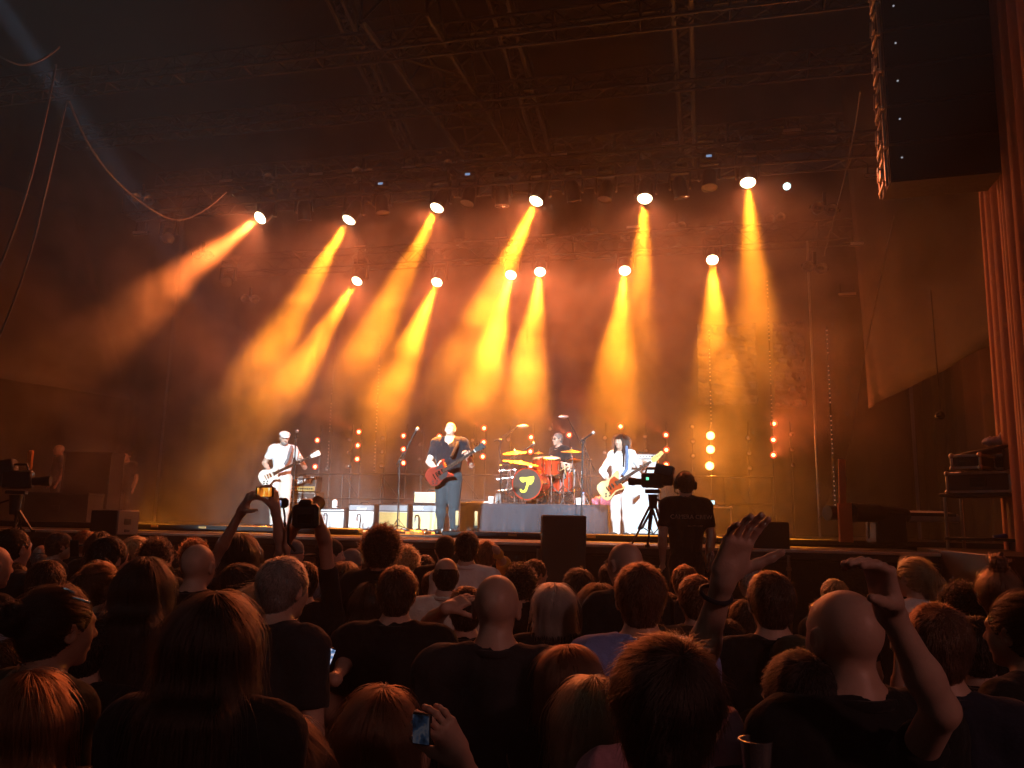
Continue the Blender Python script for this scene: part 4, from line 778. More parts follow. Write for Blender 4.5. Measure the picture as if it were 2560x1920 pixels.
def guitar(name, label, B, T, body, mat, guardmat, scale_n, headpoly, headmat, nfret, roundtop=None, guard=None, strings=6, pegs=3, face=None, goldtop=None):
    # B bridge, T headstock tip; the face looks to the camera side
    B = vec(B); T = vec(T); X = unit(T-B); N = unit(CAM-B); N = unit(N-X*(N@X)); Y = np.cross(N, X); L = np.linalg.norm(T-B); Rm = np.stack([X, Y, N], 1)
    t = thing(name, label, 'guitar'); t.matrix_basis = Matrix.Translation(Vector(B))@Matrix([list(r) for r in Rm]).to_4x4()
    m = MB(); m.prism(body, (0, 0, -.045), (1, 0, 0), (0, 1, 0), .042); bo = part('body', m.mesh('body', mat, 50), t); bv = bo.modifiers.new('bevel', 'BEVEL'); bv.width = .008; bv.segments = 2; bv.limit_method = 'ANGLE'
    n0 = .13; nl = L-.17; m = MB(); m.prism([(n0, -.026), (nl, -.021), (nl, .021), (n0, .026)], (0, 0, -.012), (1, 0, 0), (0, 1, 0), .022); nk = part('neck', m.mesh('neck', M('neck_wood', (.30, .17, .08), .4), 40), t)
    m = MB(); m.prism([(n0-.03, -.025), (nl, -.020), (nl, .020), (n0-.03, .025)], (0, 0, .010), (1, 0, 0), (0, 1, 0), .006); part('fingerboard', m.mesh('fingerboard', M('fingerboard_wood', (.04, .022, .014), .45), 40), nk)
    m = MB()
    for k in range(nfret): x = nl-(nl-n0)*(1-2**(-(k+1)/12.))*1.42; m.box((x, 0, .0165), (.004, .045, .003)) if x > n0-.02 else None
    part('frets', m.mesh('frets', CHROME), nk)
    m = MB(); m.box((nl+.004, 0, .012), (.008, .046, .014)); part('nut', m.mesh('nut', WHITE), nk)
    m = MB(); m.prism([(nl+x, y) for x, y in headpoly], (0, 0, -.006), (1, 0, 0), (0, 1, 0), .015); hs = part('headstock', m.mesh('headstock', headmat, 40), t)
    for k in range(strings):
        if pegs == 3: x = nl+.045+.042*(k % 3); sg = 1 if k < 3 else -1; y0, y1 = sg*.028, sg*.062
        else: x = nl+.04+.042*k; y0, y1 = .02, .062
        m = MB(); m.cyl((x, y0, .012), (x, y0, .022), .006, n=6); m.cyl((x, y0, .002), (x, y1, .002), .003, n=5); m.box((x, y1+.006, .002), (.016, .018, .010), bev=.004); part('tuning_peg', m.mesh('tuning_peg', CHROME, 40), hs)
    m = MB(); sp = .0092 if strings == 6 else .014
    for k in range(strings): y = (k-(strings-1)/2)*sp; m.cyl((-.02, y, .022), (nl, y*.8, .020), .0008, n=4)
    part('strings', m.mesh('strings', CHROME), t)
    m = MB(); m.box((-.01, 0, .012), (.022, .085, .022), bev=.004); m.box((-.06, 0, .010), (.018, .09, .016), bev=.004); part('bridge', m.mesh('bridge', CHROME, 40), t)
    for x in (.035, .105): m = MB(); m.box((x, 0, .004), (.035 if strings == 6 else .028, .075, .016), bev=.004); part('pickup', m.mesh('pickup', CHROME if strings == 6 else BLKPLA, 40), t)
    for x, y in ((-.09, -.105), (-.14, -.085), (-.06, -.075), (-.12, -.05)): m = MB(); m.cyl((x, y, -.004), (x, y, .014), .012, n=10); part('knob', m.mesh('knob', BLKPLA, 40), t)
    if guard: m = MB(); m.prism(guard, (0, 0, -.0025), (1, 0, 0), (0, 1, 0), .003); part('pickguard', m.mesh('pickguard', guardmat, 40), t)
    return t
def strap(label, B, pts, w=.03, mat=None):
    m = MB(); m.tube([P(*p) for p in pts], w, 6); o = tag(m.build('guitar_strap', mat or LEATHER), label, 'strap'); return o
GOLDW = M('cream_lacquer', (.80, .76, .66), .18, coat=.6, var=.05); CHERRY = M('cherry_lacquer', (.16, .022, .014), .16, coat=.7); NATURAL = M('natural_ash', (.62, .44, .20), .3, coat=.4, scale=7, var=.3)
HP3 = [(0, -.022), (.03, -.036), (.165, -.045), (.18, -.02), (.168, 0), (.18, .02), (.165, .045), (.03, .036), (0, .022)]
HPB = [(0, -.024), (.03, -.035), (.08, -.038), (.17, -.012), (.215, .0), (.235, .03), (.215, .06), (.18, .055), (.04, .045), (0, .024)]
guitar('electric_guitar', 'cream single cutaway electric guitar held by the guitarist in the flat cap', P(672, 1190, 14.08), P(799, 1131, 13.95), outline_les(), GOLDW, WHITE, 0, HP3, GOLDW, 20, guard=[(.02, -.05), (.13, -.045), (.12, -.08), (.06, -.09), (0, -.085)])
guitar('electric_guitar', 'dark cherry double cutaway electric guitar held by the bald singer', P(1094, 1186, 11.98), P(1210, 1112, 11.8), outline_sg(), CHERRY, BLKPLA, 0, HP3, BLACK, 22, guard=[(-.02, -.10), (.0, -.035), (.13, -.035), (.13, .045), (.0, .075), (.06, .10), (.14, .10), (.155, -.06), (.10, -.10), (.03, -.105)])
guitar('bass_guitar', 'natural wood bass guitar with red pickguard held by the bassist', P(1527, 1217, 12.3), P(1652, 1139, 12.12), outline_bass(), NATURAL, M('tortoise_red', (.36, .05, .012), .2), 0, HPB, M('maple', (.70, .46, .14), .3), 20, strings=4, pegs=4, guard=[(-.08, -.12), (-.04, .03), (.0, .055), (.05, .10), (.13, .11), (.165, .03), (.16, -.07), (.15, -.11), (.03, -.085), (-.03, -.10)])
strap('patterned strap across the chest of the guitarist in the flat cap', None, [(729, 1116, 14.33), (725, 1130, 14.2), (720, 1148, 14.18), (712, 1162, 14.16)], .03, M('woven_strap', (.16, .15, .16), .8, var=.9, scale=60))
strap('dark strap over the shoulder of the bald singer', None, [(1146, 1104, 12.3), (1140, 1118, 12.14), (1128, 1142, 12.05)], .026)
strap('blue patterned strap hanging at the side of the bassist', None, [(1566, 1116, 12.55), (1568, 1140, 12.43), (1567, 1172, 12.40), (1556, 1188, 12.35)], .024, M('blue_strap', (.10, .18, .34), .7, var=.8, scale=50))
# ---------------------------------------------------------------- drum riser and kit
ra, rb = P(1157, 1252, 13.6), P(1530, 1257, 13.6); RX0, RX1 = ra[0], rb[0]; RY = 13.15; RTOP = DECK+.5
rt = thing('drum_riser', 'drum riser skirted with grey blue pleated cloth', 'riser', ((RX0+RX1)/2, RY+1.2, DECK)); rw_ = RX1-RX0
m = MB(); m.box((0, 0, .47), (rw_, 2.4, .05), bev=.006); part('platform', m.mesh('platform', DECKM, 40), rt)
SKIRT = clothmat('riser_skirt', (.022, .029, .040), bs=10); rs_ = np.random.default_rng(5)
vs = []; fs = []; nx = 260; xs_ = np.linspace(-rw_/2-.01, rw_/2+.01, nx); ph_ = np.cumsum(rs_.uniform(.05, .3, nx))
for j, z in enumerate(np.linspace(.50, .012, 7)):
    a = .006+.030*(j/6)**.7
    for i in range(nx): vs.append((xs_[i], -1.225-a*math.sin(ph_[i])-.01*math.sin(ph_[i]*.37+1), z))
for j in range(6):
    for i in range(nx-1): fs.append((j*nx+i, (j+1)*nx+i, (j+1)*nx+i+1, j*nx+i+1))
m = MB(); m.add(vs, fs); sk = part('front_skirt', m.mesh('front_skirt', SKIRT, 80), rt); sk.modifiers.new('s', 'SOLIDIFY').thickness = .006
for s in (-1, 1): m = MB(); m.box((s*(rw_/2), 0, .25), (.02, 2.4, .48)); part('side_skirt', m.mesh('side_skirt', SKIRT), rt)
for x in np.linspace(-rw_/2+.1, rw_/2-.1, 4):
    for y in (-1.1, 1.1): m = MB(); m.cyl((x, y, .0), (x, y, .45), .025, n=8); part('leg', m.mesh('leg', ALU, 40), rt)
kit = thing('drum_kit', 'sparkling red drum kit with yellow winged emblem on the bass drum', 'drum kit', P(1330, 1245, 14.2)*vec((1, 1, 0))+vec((0, 0, RTOP))); KO = np.array(kit.location)
KL = lambda px, py, D: P(px, py, D)-KO
SPARK = M('red_sparkle', (.42, .035, .012), .22, coat=.7, scale=120, var=.5); DHEAD = M('drum_head_coated', (.75, .73, .68), .5); DHB = M('drum_head_black', (.02, .017, .014), .4); BRASS = M('cymbal_bronze', (.72, .38, .06), .32, .45, scale=60, var=.2)
def drum(name, c, axis_, r, L, shell, headm, frontm=None, lugs=8):
    c = vec(c); a, b, d = frame(axis_); m = MB(); m.lathe([(r, -L/2), (r, L/2)], c, d, 28); dr_ = part(name, m.mesh(name, shell, 60), kit)
    for s, hm in ((-1, headm), (1, frontm or headm)):
        m = MB(); m.lathe([(0, s*(L/2+.004)), (r*.99, s*(L/2+.004))][::s], c, d, 28); part('drum_head', m.mesh('drum_head', hm, 60), dr_)
        m = MB(); m.lathe([(r+.002, s*(L/2-.012)), (r+.012, s*(L/2-.012)), (r+.012, s*(L/2+.014)), (r-.006, s*(L/2+.014))], c, d, 28); part('hoop', m.mesh('hoop', CHROME if name != 'bass_drum' else SPARK, 60), dr_)
    for k in range(lugs):
        t = 2*math.pi*k/lugs; q = c+(r+.010)*(math.cos(t)*a+math.sin(t)*b); m = MB(); m.cyl(q-d*L*.5, q+d*L*.5, .004, n=5); m.cyl(q-d*L*.22, q+d*L*.22, .012, n=8); part('lug', m.mesh('lug', CHROME, 60), dr_)
    return dr_
bdc = KL(1328, 1209, 14.0); bax = unit(P(1306, 1210, 13.7)-P(1331, 1208, 14.15))
bd = drum('bass_drum', bdc, bax, .265, .40, SPARK, DHB, DHB, 10)
# winged emblem: yellow wing and hooked stem, cut from flat film on the head
a_, b_, d_ = frame(bax); EMB = M('yellow_emblem', (.86, .78, .04), .5); eo = bdc+d_*.207
emb = [(-.135, .105), (-.10, .118), (-.02, .115), (.05, .125), (.13, .135), (.135, .09), (.115, .035), (.075, -.01), (.035, -.01), (.015, -.06), (-.005, -.115), (-.035, -.145), (-.085, -.15), (-.125, -.135), (-.135, -.09), (-.105, -.085), (-.10, -.11), (-.06, -.112), (-.035, -.08), (-.015, -.02), (.0, .035), (-.02, .05), (-.07, .025), (-.11, .045), (-.13, .075)]
m = MB(); m.prism([(-x, y) for x, y in emb][::-1], eo, a_, b_, .002); part('emblem', m.mesh('emblem', EMB), bd)
for s in (-1, 1):
    m = MB(); q = bdc+d_*.1+a_*s*.25; m.tube([q-vec((0, 0, .05)), q+a_*s*.1+d_*.12-vec((0, 0, .2))], .009); part('spur', m.mesh('spur', CHROME, 60), bd)
drum('rack_tom', KL(1378, 1165, 14.15), unit(vec((.05, -.25, 1))), .155, .27, SPARK, DHEAD)
drum('floor_tom', KL(1405, 1205, 14.6), (0, 0, 1), .20, .38, SPARK, DHEAD)
drum('snare_drum', KL(1392, 1183, 14.5), (.05, -.1, 1), .178, .14, CHROME, DHEAD)
drum('rack_tom', KL(1352, 1160, 14.6), unit(vec((-.1, -.2, 1))), .14, .22, SPARK, DHEAD)
def cymbal(px, py, D, r, tilt, foot, hat=False):
    c = KL(px, py, D); n = unit(vec((tilt[0], tilt[1], 1))); m = MB(); m.lathe([(.0, .034), (.018, .032), (r*.18, .018), (r*.2, .012), (r*.6, .004), (r, -.012), (r, -.014), (r*.6, .002), (0, .028)], c, n, 32); cyo = part('cymbal', m.mesh('cymbal', BRASS, 50), kit)
    m = MB(); m.cyl(c+n*.03, c+n*.06, .014, .006, n=8); m.sphere(c+n*.062, .008, 6); part('wing_nut', m.mesh('wing_nut', CHROME, 50), cyo)
    f_ = vec((foot[0], foot[1], 0))+vec((c[0], c[1], 0)); m = MB(); m.tube([c-n*.01, c*.35+f_*.65*vec((1, 1, 0))+vec((0, 0, c[2]*.20)), f_+vec((0, 0, .30))], .010); m.cyl(f_+vec((0, 0, .02)), f_+vec((0, 0, .62)), .014, n=8); m.cyl(f_+vec((0, 0, .58)), f_+vec((0, 0, .64)), .022, n=8)
    for k in range(3):
        t = 2.1*k+px; e_ = vec((math.cos(t), math.sin(t), 0)); m.tube([f_+vec((0, 0, .34)), f_+e_*.18+vec((0, 0, .2)), f_+e_*.30+vec((0, 0, .01))], .008); m.tube([f_+vec((0, 0, .1)), f_+e_*.17+vec((0, 0, .2))], .006); m.cyl(f_+e_*.30, f_+e_*.30+vec((0, 0, .03)), .014, n=6)
    part('cymbal_stand', m.mesh('cymbal_stand', CHROME, 50), kit)
    if hat: m = MB(); m.lathe([(.0, -.034), (r*.2, -.022), (r, -.004)], c-n*.03, n, 32); part('cymbal', m.mesh('cymbal', BRASS, 50), kit)
cymbal(1287, 1131, 14.3, .215, (-.06, -.22), (.0, .0)); cymbal(1302, 1156, 13.95, .32, (.16, -.10), (-.12, .1)); cymbal(1347, 1132, 14.9, .09, (0, -.15), (0, .15))
cymbal(1429, 1128, 14.1, .195, (.02, -.14), (.05, .05)); cymbal(1436, 1149, 14.6, .16, (0, -.05), (.12, .1), True)
for px, dd in ((1378, 13.95), (1408, 14.0)):
    b = KL(px, 1244, dd)*vec((1, 1, 0)); m = MB(); m.cyl(b+vec((0, 0, .05)), b+vec((0, 0, .55)), .013, n=8)
    for k in range(3): e_ = vec((math.cos(2.1*k+.4), math.sin(2.1*k+.4), 0)); m.tube([b+vec((0, 0, .34)), b+e_*.16+vec((0, 0, .2)), b+e_*.26+vec((0, 0, .01))], .010); m.tube([b+vec((0, 0, .12)), b+e_*.15+vec((0, 0, .21))], .007)
    part('drum_stand', m.mesh('drum_stand', CHROME, 50), kit)
for k, (px, py) in enumerate(((1276, 1175), (1270, 1195), (1266, 1225))):
    q = KL(px, py, 14.0); m = MB(); m.cyl(q+vec((-.2, 0, -.02)), q+vec((.22, .05, .03)), .012, n=8); m.box(q, (.06, .05, .06), bev=.01); m.cyl(q-vec((0, 0, .2)), q+vec((0, 0, .1)), .012, n=8); part('clamp', m.mesh('clamp', CHROME, 50), kit)
q = KL(1405, 1222, 15.0); m = MB(); m.lathe([(0, .50-.02), (.16, .48), (.17, .44), (.0, .41)], q*vec((1, 1, 0)), (0, 0, 1), 20); part('drum_stool', m.mesh('drum_stool', LEATHER, 50), kit)
for a, b, lab in (((1409, 1160, 14.3), (1415, 1186, 14.0), 'drumstick in the left hand of the drummer'), ((1421, 1165, 14.3), (1394, 1180, 14.1), 'drumstick in the right hand of the drummer')):
    m = MB(); m.tube([P(*a), P(*b)], [.008, .005], 6); tag(m.build('drumstick', M('hickory', (.6, .42, .2), .5)), lab, 'drumstick')
# ---------------------------------------------------------------- amplifiers
TOLEX = M('black_tolex', (.022, .022, .024), .55, bump=.3, bscale=200); GRILLG = M('grey_grille_cloth', (.055, .05, .05), .8, var=.3, scale=150); GRILLS = M('silver_grille_cloth', (.66, .72, .74), .7, var=.12, scale=120); GRILLT = M('tan_basket_grille', (.55, .40, .14), .75, var=.45, scale=90); GRILLV = M('straw_grille', (.66, .56, .26), .75, var=.3, scale=110); GREYP = M('grey_panel', (.20, .22, .25), .5); PIPING = M('white_piping', (.75, .73, .68), .5); SILVER = M('silver_blue_grille', (.50, .62, .68), .7, var=.12, scale=80); GOLD = M('gold_panel', (.70, .56, .22), .35, .6)
def amp(name, label, x0, x1, y0, D, depth, grille, top=None, band=None, tol=None, yb=None, base=None, cat='amplifier', handle=True, corners=True):
    a = P(x0, y0, D); b = P(x1, y0, D); w = b[0]-a[0]; z0 = DECK if base is None else base; h = a[2]-z0; t = thing(name, label, cat, ((a[0]+b[0])/2, a[1], z0)); tol = tol or TOLEX
    m = MB(); m.box((0, depth/2, h/2), (w, depth, h), bev=.015); part('cabinet', m.mesh('cabinet', tol, 40), t); bh = band[0]*h if band else 0
    m = MB(); m.box((0, -.002, (h-bh)/2+.008), (w-.05, .012, h-bh-.06), bev=.004); part('grille', m.mesh('grille', grille, 40), t)
    m = MB(); m.tube([(s1*(w/2-.02), -.006, z) for s1, z in ((-1, .03), (1, .03), (1, h-bh-.02), (-1, h-bh-.02))], .005, 5, True); part('piping', m.mesh('piping', PIPING, 40), t)
    if band: m = MB(); m.box((0, -.004, h-bh/2-.012), (w-.04, .014, bh-.03), bev=.003); part('panel', m.mesh('panel', band[1], 40), t)
    if handle: m = MB(); m.tube([(-.08, depth*.5, h), (-.06, depth*.5, h+.03), (.06, depth*.5, h+.03), (.08, depth*.5, h)], .010); part('handle', m.mesh('handle', RUBBER, 40), t)
    if corners:
        for sx in (-1, 1):
            for z in (.02, h-.02): m = MB(); m.box((sx*(w/2-.018), .012, z), (.045, .04, .05), bev=.012); part('corner', m.mesh('corner', BLKPLA, 40), t)
    for sx in (-1, 1): m = MB(); m.cyl((sx*(w/2-.06), depth/2, -.0), (sx*(w/2-.06), depth/2, .004), .02, n=8); part('foot', m.mesh('foot', RUBBER), t)
    return t, w, h
RX = (math.pi/2, 0, 0)
t, w, h = amp('speaker_cabinet', 'tall dark speaker cabinet under the amplifier head, white script lettering', 702, 800, 1229, 15.4, .36, GRILLG, handle=False, tol=TOLEX); text('script_logo', 'Marshall', WHITE, .125, t, (-w*.02, -.016, h*.77), RX, .35, .004, .0, .9)
zc = DECK+h
t, w, h2 = amp('amplifier_head', 'dark amplifier head with white script lettering and gold knob panel, on the tall cabinet', 706, 802, 1190, 15.4, .24, GRILLG, band=None, base=zc+.002); text('script_logo', 'Marshall', WHITE, .12, t, (.06, -.016, h2*.66), RX, .35, .004, .0, .9)
m = MB(); m.box((0, -.014, h2*.19), (w-.05, .014, h2*.30), bev=.003); part('control_panel', m.mesh('control_panel', GOLD, 40), t)
for k in range(10): m = MB(); m.cyl((-.12+.045*k, -.02, h2*.19), (-.12+.045*k, -.042, h2*.19), .014, n=10); part('knob', m.mesh('knob', BLKPLA, 40), t)
t, w, h = amp('combo_amplifier', 'silver fronted combo amplifier, leftmost in the row on the floor', 801, 869, 1269, 14.9, .26, GRILLS, band=(.16, M('pale_panel', (.55, .6, .62), .4)))
text('script_logo', 'Fender', M('logo_grey', (.2, .2, .2), .5), .06, t, (-w*.3, -.014, h*.66), RX, .4, .003, .001)
for k in range(9): m = MB(); m.cyl((-.18+.042*k, -.01, h*.93), (-.18+.042*k, -.03, h*.93), .011, n=8); part('knob', m.mesh('knob', BLKPLA, 40), t)
t, w, h = amp('combo_amplifier', 'silver and grey combo amplifier with tiny script, second in the floor row', 872, 944, 1259, 14.9, .27, GRILLS, band=(.26, GREYP)); text('script_logo', 'Marshall', WHITE, .055, t, (0, -.016, h*.80), RX, .35, .003, .001)
t, w, h = amp('combo_amplifier', 'combo amplifier with tan basket weave grille, third in the floor row', 947, 1028, 1259, 14.8, .27, GRILLT, band=(.27, GREYP))
t, w, h = amp('speaker_cabinet', 'grey banded cabinet with straw grille and block letters, fourth in the floor row', 1031, 1118, 1260, 14.4, .28, GRILLV, band=(.27, GREYP)); text('block_logo', 'VOX', WHITE, .085, t, (-w*.3, -.016, h*.85), RX, 0, .003, .004)
t, w, h2 = amp('amplifier_head', 'cream faced amplifier box on top of the straw grille cabinet', 1034, 1120, 1228, 14.4, .24, GRILLV, base=DECK+h+.002)
t, w, h = amp('bass_cabinet', 'tall pale blue bass speaker cabinet behind the bassist', 1559, 1647, 1172, 14.7, .40, SILVER, handle=False)
t, w, h2 = amp('bass_amplifier', 'pale blue bass amplifier head on the tall cabinet', 1567, 1645, 1133, 14.7, .32, SILVER, base=DECK+h+.002, band=(.35, M('pale_control_panel', (.6, .66, .7), .4)))
for k in range(8): m = MB(); m.cyl((-.2+.055*k, -.012, h2*.8), (-.2+.055*k, -.034, h2*.8), .013, n=8); part('knob', m.mesh('knob', BLKPLA, 40), t)
# ---------------------------------------------------------------- microphones on stands
MESHG = M('mic_grille', (.45, .45, .46), .4, .8)
def mic_stand(label, base, top, boom0, boom1, kind='round', r=.011, group='microphone stands on the stage', flat=False):
    base = vec(base); t = thing('microphone_stand', label, 'microphone stand', base, 0, group); L = lambda q: vec(q)-base
    m = MB(); m.lathe([(0, .025), (.05, .025), (.14, .012), (.145, 0), (0, 0)], (0, 0, 0), (0, 0, 1), 20) if flat else None
    if not flat:
        for k in range(3): e_ = vec((math.cos(2.094*k+.5), math.sin(2.094*k+.5), 0)); m.tube([vec((0, 0, .12)), e_*.30+vec((0, 0, .01))], .008); m.tube([vec((0, 0, .22)), e_*.12+vec((0, 0, .085))], .005)
    part('base', m.mesh('base', BLACK, 40), t); m = MB(); m.cyl((0, 0, .02), L(top), r, n=8); m.cyl(L(top)*.55, L(top)*.55+vec((0, 0, .08)), r*1.6, n=8); part('pole', m.mesh('pole', DARKMET, 40), t)
    m = MB(); m.cyl(L(boom0), L(boom1), r*.75, n=8); m.cyl(L(top)-vec((.03, 0, 0)), L(top)+vec((.03, 0, 0)), .02, n=8); bo = part('boom', m.mesh('boom', DARKMET, 40), t); e_ = L(boom1); d = unit(L(boom1)-L(boom0))
    if kind == 'round': m = MB(); m.cyl(e_-d*.02, e_+d*.12, .012, .018, n=10); part('microphone', m.mesh('microphone', BLKPLA, 40), bo); m = MB(); m.sphere(e_+d*.14, .030, 12); part('grille', m.mesh('grille', MESHG, 60), bo)
    else:
        s = RT*kind; m = MB(); m.sphere(e_+s*.07, (.105, .028, .028), 14, np.stack(frame(s)[::-1], 1)); part('microphone', m.mesh('microphone', MESHG, 60), bo)
    c = MB(); c.tube([e_, e_*.6+L(boom0)*.4-vec((0, 0, .05)), L(top)-vec((.02, 0, .1)), vec((.02, .01, .3)), vec((.05, -.05, .01))], .004, 5); part('cable', c.mesh('cable', RUBBER, 40), t); return t
def on_deck(px, D, z=DECK, py=1320): p = P(px, py, D); return vec((p[0], p[1], z))
mic_stand('straight stand with microphone before the guitarist in the flat cap', on_deck(729, 14.0), P(740, 1095, 13.95), P(740, 1100, 13.95), P(741, 1092, 13.9), flat=True)
mic_stand('boom stand with microphone between the amplifiers and the bald singer', on_deck(993, 12.2), P(1000, 1152, 12.2), P(992, 1162, 12.2), P(1032, 1092, 12.1))
mic_stand('overhead boom stand left of the drum kit with a pale oval microphone', on_deck(1250, 14.3, RTOP), P(1250, 1100, 14.3), P(1235, 1104, 14.3), P(1297, 1066, 14.2), 1)
mic_stand('tall overhead boom stand right of the drummer reaching back above the kit', on_deck(1470, 14.6, RTOP), P(1462, 1095, 14.6), P(1490, 1180, 14.6), P(1418, 1042, 14.4), -1)
mic_stand('straight stand with microphone in front of the bassist', on_deck(1452, 12.2), P(1458, 1100, 12.2), P(1452, 1104, 12.2), P(1466, 1094, 12.15), flat=True)
mic_stand('short boom stand reaching over the cymbals of the kit', on_deck(1252, 13.7, RTOP), P(1252, 1165, 13.7), P(1250, 1167, 13.7), P(1318, 1121, 13.8))
mic_stand('boom stand low behind the hi hat with a slim microphone', on_deck(1477, 14.3, RTOP), P(1475, 1150, 14.3), P(1486, 1180, 14.3), P(1463, 1118, 14.2))
for i, (px, py) in enumerate(((816, 1300), (900, 1305), (1046, 1305))):
    b = on_deck(px, 14.2); t = thing('instrument_microphone', 'short hooked microphone before the %s floor amplifier' % ('leftmost', 'second', 'fourth')[i], 'microphone', b, 0, 'microphones at the amplifiers'); m = MB()
    m.lathe([(0, .02), (.07, .015), (.075, 0)], (0, 0, 0), (0, 0, 1), 14); m.tube([(0, 0, .02), (0, 0, .24), (-.02, .02, .28), (-.08, .06, .28), (-.10, .08, .23)], .012); part('stand', m.mesh('stand', DARKMET, 40), t); m = MB(); m.cyl((-.10, .08, .24), (-.11, .10, .16), .02, .024, n=10); part('capsule', m.mesh('capsule', MESHG, 40), t)
# ---------------------------------------------------------------- unlit fixtures on the trusses
LGLASS = M('lamp_glass_dark', (.20, .17, .16), .12, .3); REFL = M('lamp_reflector', (.55, .52, .5), .25, 1.); TUBE = M('frosted_tube', (.55, .50, .48), .45)
def blinder(px, py, Y, label, tilt=0.):
    o = PY(px, py, Y); t = thing('blinder_light', label, 'stage light', o, 0, 'unlit twin blinders'); d = unit(CAM-o); s, u, f_ = frame(d); R_ = math.cos(tilt)*s+math.sin(tilt)*u; w = .105
    m = MB()
    for k in (-1, 1): m.box(R_*k*.0+vec((0, 0, .0))-d*.06, (.46, .10, .05), np.stack([R_, d, np.cross(R_, d)], 1)) if k > 0 else None
    m.box(vec((0, 0, .16)), (.05, .05, .22)); part('bracket', m.mesh('bracket', BLACK), t)
    for k in (-1, 1):
        c = R_*k*w; m = MB(); m.lathe([(0, -.10), (.06, -.09), (.098, -.02), (.100, .02), (.088, .02)], c, d, 18); hd = part('lamp_housing', m.mesh('lamp_housing', DARKMET, 40), t)
        m = MB(); m.lathe([(.090, .018), (.100, .018), (.100, .026), (.090, .026)], c, d, 18); part('rim', m.mesh('rim', REFL, 40), hd); m = MB(); m.lathe([(.088, .008), (.05, -.012), (.02, -.02), (0, .005)], c, d, 14); part('lens', m.mesh('lens', LGLASS, 50), hd)
for i, (x, y) in enumerate(((685, 448), (908, 432), (1135, 412), (1283, 401), (1537, 375), (1820, 348), (2095, 335))): blinder(x, y, 13.0, 'unlit twin blinder, %s from the left on the upper truss' % ORD[i])
for i, (x, y) in enumerate(((1157, 604), (1473, 580), (1693, 565), (1938, 544))): blinder(x, y, 16.7, 'unlit twin blinder, %s from the left on the lower truss' % ORD[i])
for i, (x, y, Y) in enumerate(((357, 497, 12.2), (507, 637, 14.2), (625, 747, 16.0))): blinder(x, y, Y, 'unlit twin blinder on the left wing, %s down the slope' % ORD[i], -.05)
for i, (x, y, Y) in enumerate(((2062, 522, 12.6), (2037, 668, 14.2))): blinder(x, y, Y, 'unlit twin blinder on the right wing, %s one' % ('upper', 'lower')[i], .25)
def light_bar(px, py, Y, w, label):
    o = PY(px, py, Y); t = thing('light_bar', label, 'stage light', o, 0, 'unlit light bars'); m = MB(); m.box((0, .03, 0), (w, .06, .075), bev=.012); part('housing', m.mesh('housing', BLKPLA, 40), t)
    m = MB(); m.box((0, -.004, 0), (w-.02, .012, .05), bev=.004); part('diffuser', m.mesh('diffuser', TUBE, 40), t); 
    for k in (-1, 1): m = MB(); m.box((k*w*.35, .03, .12), (.02, .03, .18)); part('bracket', m.mesh('bracket', BLACK), t)
for i, (x, y) in enumerate(((565, 452), (790, 435), (1022, 419), (1398, 387), (1675, 358), (1980, 325))): light_bar(x, y, 13.0, .30, 'short unlit light bar, %s from the left on the upper truss' % ORD[i])
for i, (x, y) in enumerate(((900, 617), (1253, 595), (1370, 588), (1583, 567), (1815, 555))): light_bar(x, y, 16.7, .30, 'short unlit light bar, %s from the left on the lower truss' % ORD[i])
for lab, x, y, Y in (('unlit light bar high on the left wing', 350, 581, 13.0), ('unlit light bar beside the hanging loudspeakers', 2190, 437, 13), ('unlit light bar on the right wing pole, upper', 2150, 608, 14.5), ('unlit light bar on the right wing pole, lower', 2118, 735, 16)): light_bar(x, y, Y, .34, lab)
def dark_head(px, py, Y, label, tgt):
    p = PY(px, py, Y); d = unit(vec(tgt)-p); t = thing('moving_head_light', label, 'stage light', p, 0, 'unlit moving heads'); m = MB(); m.box((0, 0, .36), (.28, .24, .14), bev=.03); part('base', m.mesh('base', BLKPLA, 40), t)
    m = MB(); m.box((0, 0, .27), (.34, .09, .04), bev=.012); [m.box((k*.17, 0, .13), (.04, .10, .30), bev=.012) for k in (-1, 1)]; part('yoke', m.mesh('yoke', BLKPLA, 40), t)
    m = MB(); m.lathe([(0, -.18), (.08, -.18), (.12, -.1), (.125, .12), (.13, .17), (.115, .17)], (0, 0, 0), d, 18); hd = part('head', m.mesh('head', BLKPLA, 40), t); m = MB(); m.lathe([(.114, .155), (.06, .168), (0, .172)], (0, 0, 0), d, 18); part('lens', m.mesh('lens', LGLASS, 50), hd)
    m = MB(); m.box((0, -.124, .36), (.09, .006, .04)); part('display', m.mesh('display', DISP if px in (955, 1172, 1773) else NODISP), t)
DISP = M('blue_display', (.05, .08, .12), .3, emis=(.35, .6, 1.), es=.5, var=0); NODISP = M('display_off', (.01, .01, .012), .2)
for i, (x, y) in enumerate(((760, 528), (955, 512), (1172, 490), (1255, 492), (1432, 480), (1515, 478), (1773, 448), (1700, 470))): dark_head(x, y, 13.0, 'unlit moving head hanging among the upper lamps, %s from the left' % ORD[i], PY(x, y, 13.0)+vec((.15*math.sin(i*2.1), .25*math.cos(i*1.7), -1)))
for i, (x, y, Y) in enumerate(((422, 588, 13.), (570, 700, 15))): dark_head(x, y, Y, 'unlit moving head on the left wing, %s' % ('upper', 'lower')[i], (-7, 8, 2))
m = MB(); c = PY(1967, 466, 13.0); m.lathe([(0, -.05), (.05, -.04), (.06, .02), (.05, .03), (0, .035)], c, unit(CAM-c), 14); o = tag(m.build('small_lamp', M('cyan_lamp', (.3, .6, .6), .3, emis=(.55, .95, 1.), es=3, var=0)), 'tiny lit cyan lamp right of the last upper beam', 'lamp')
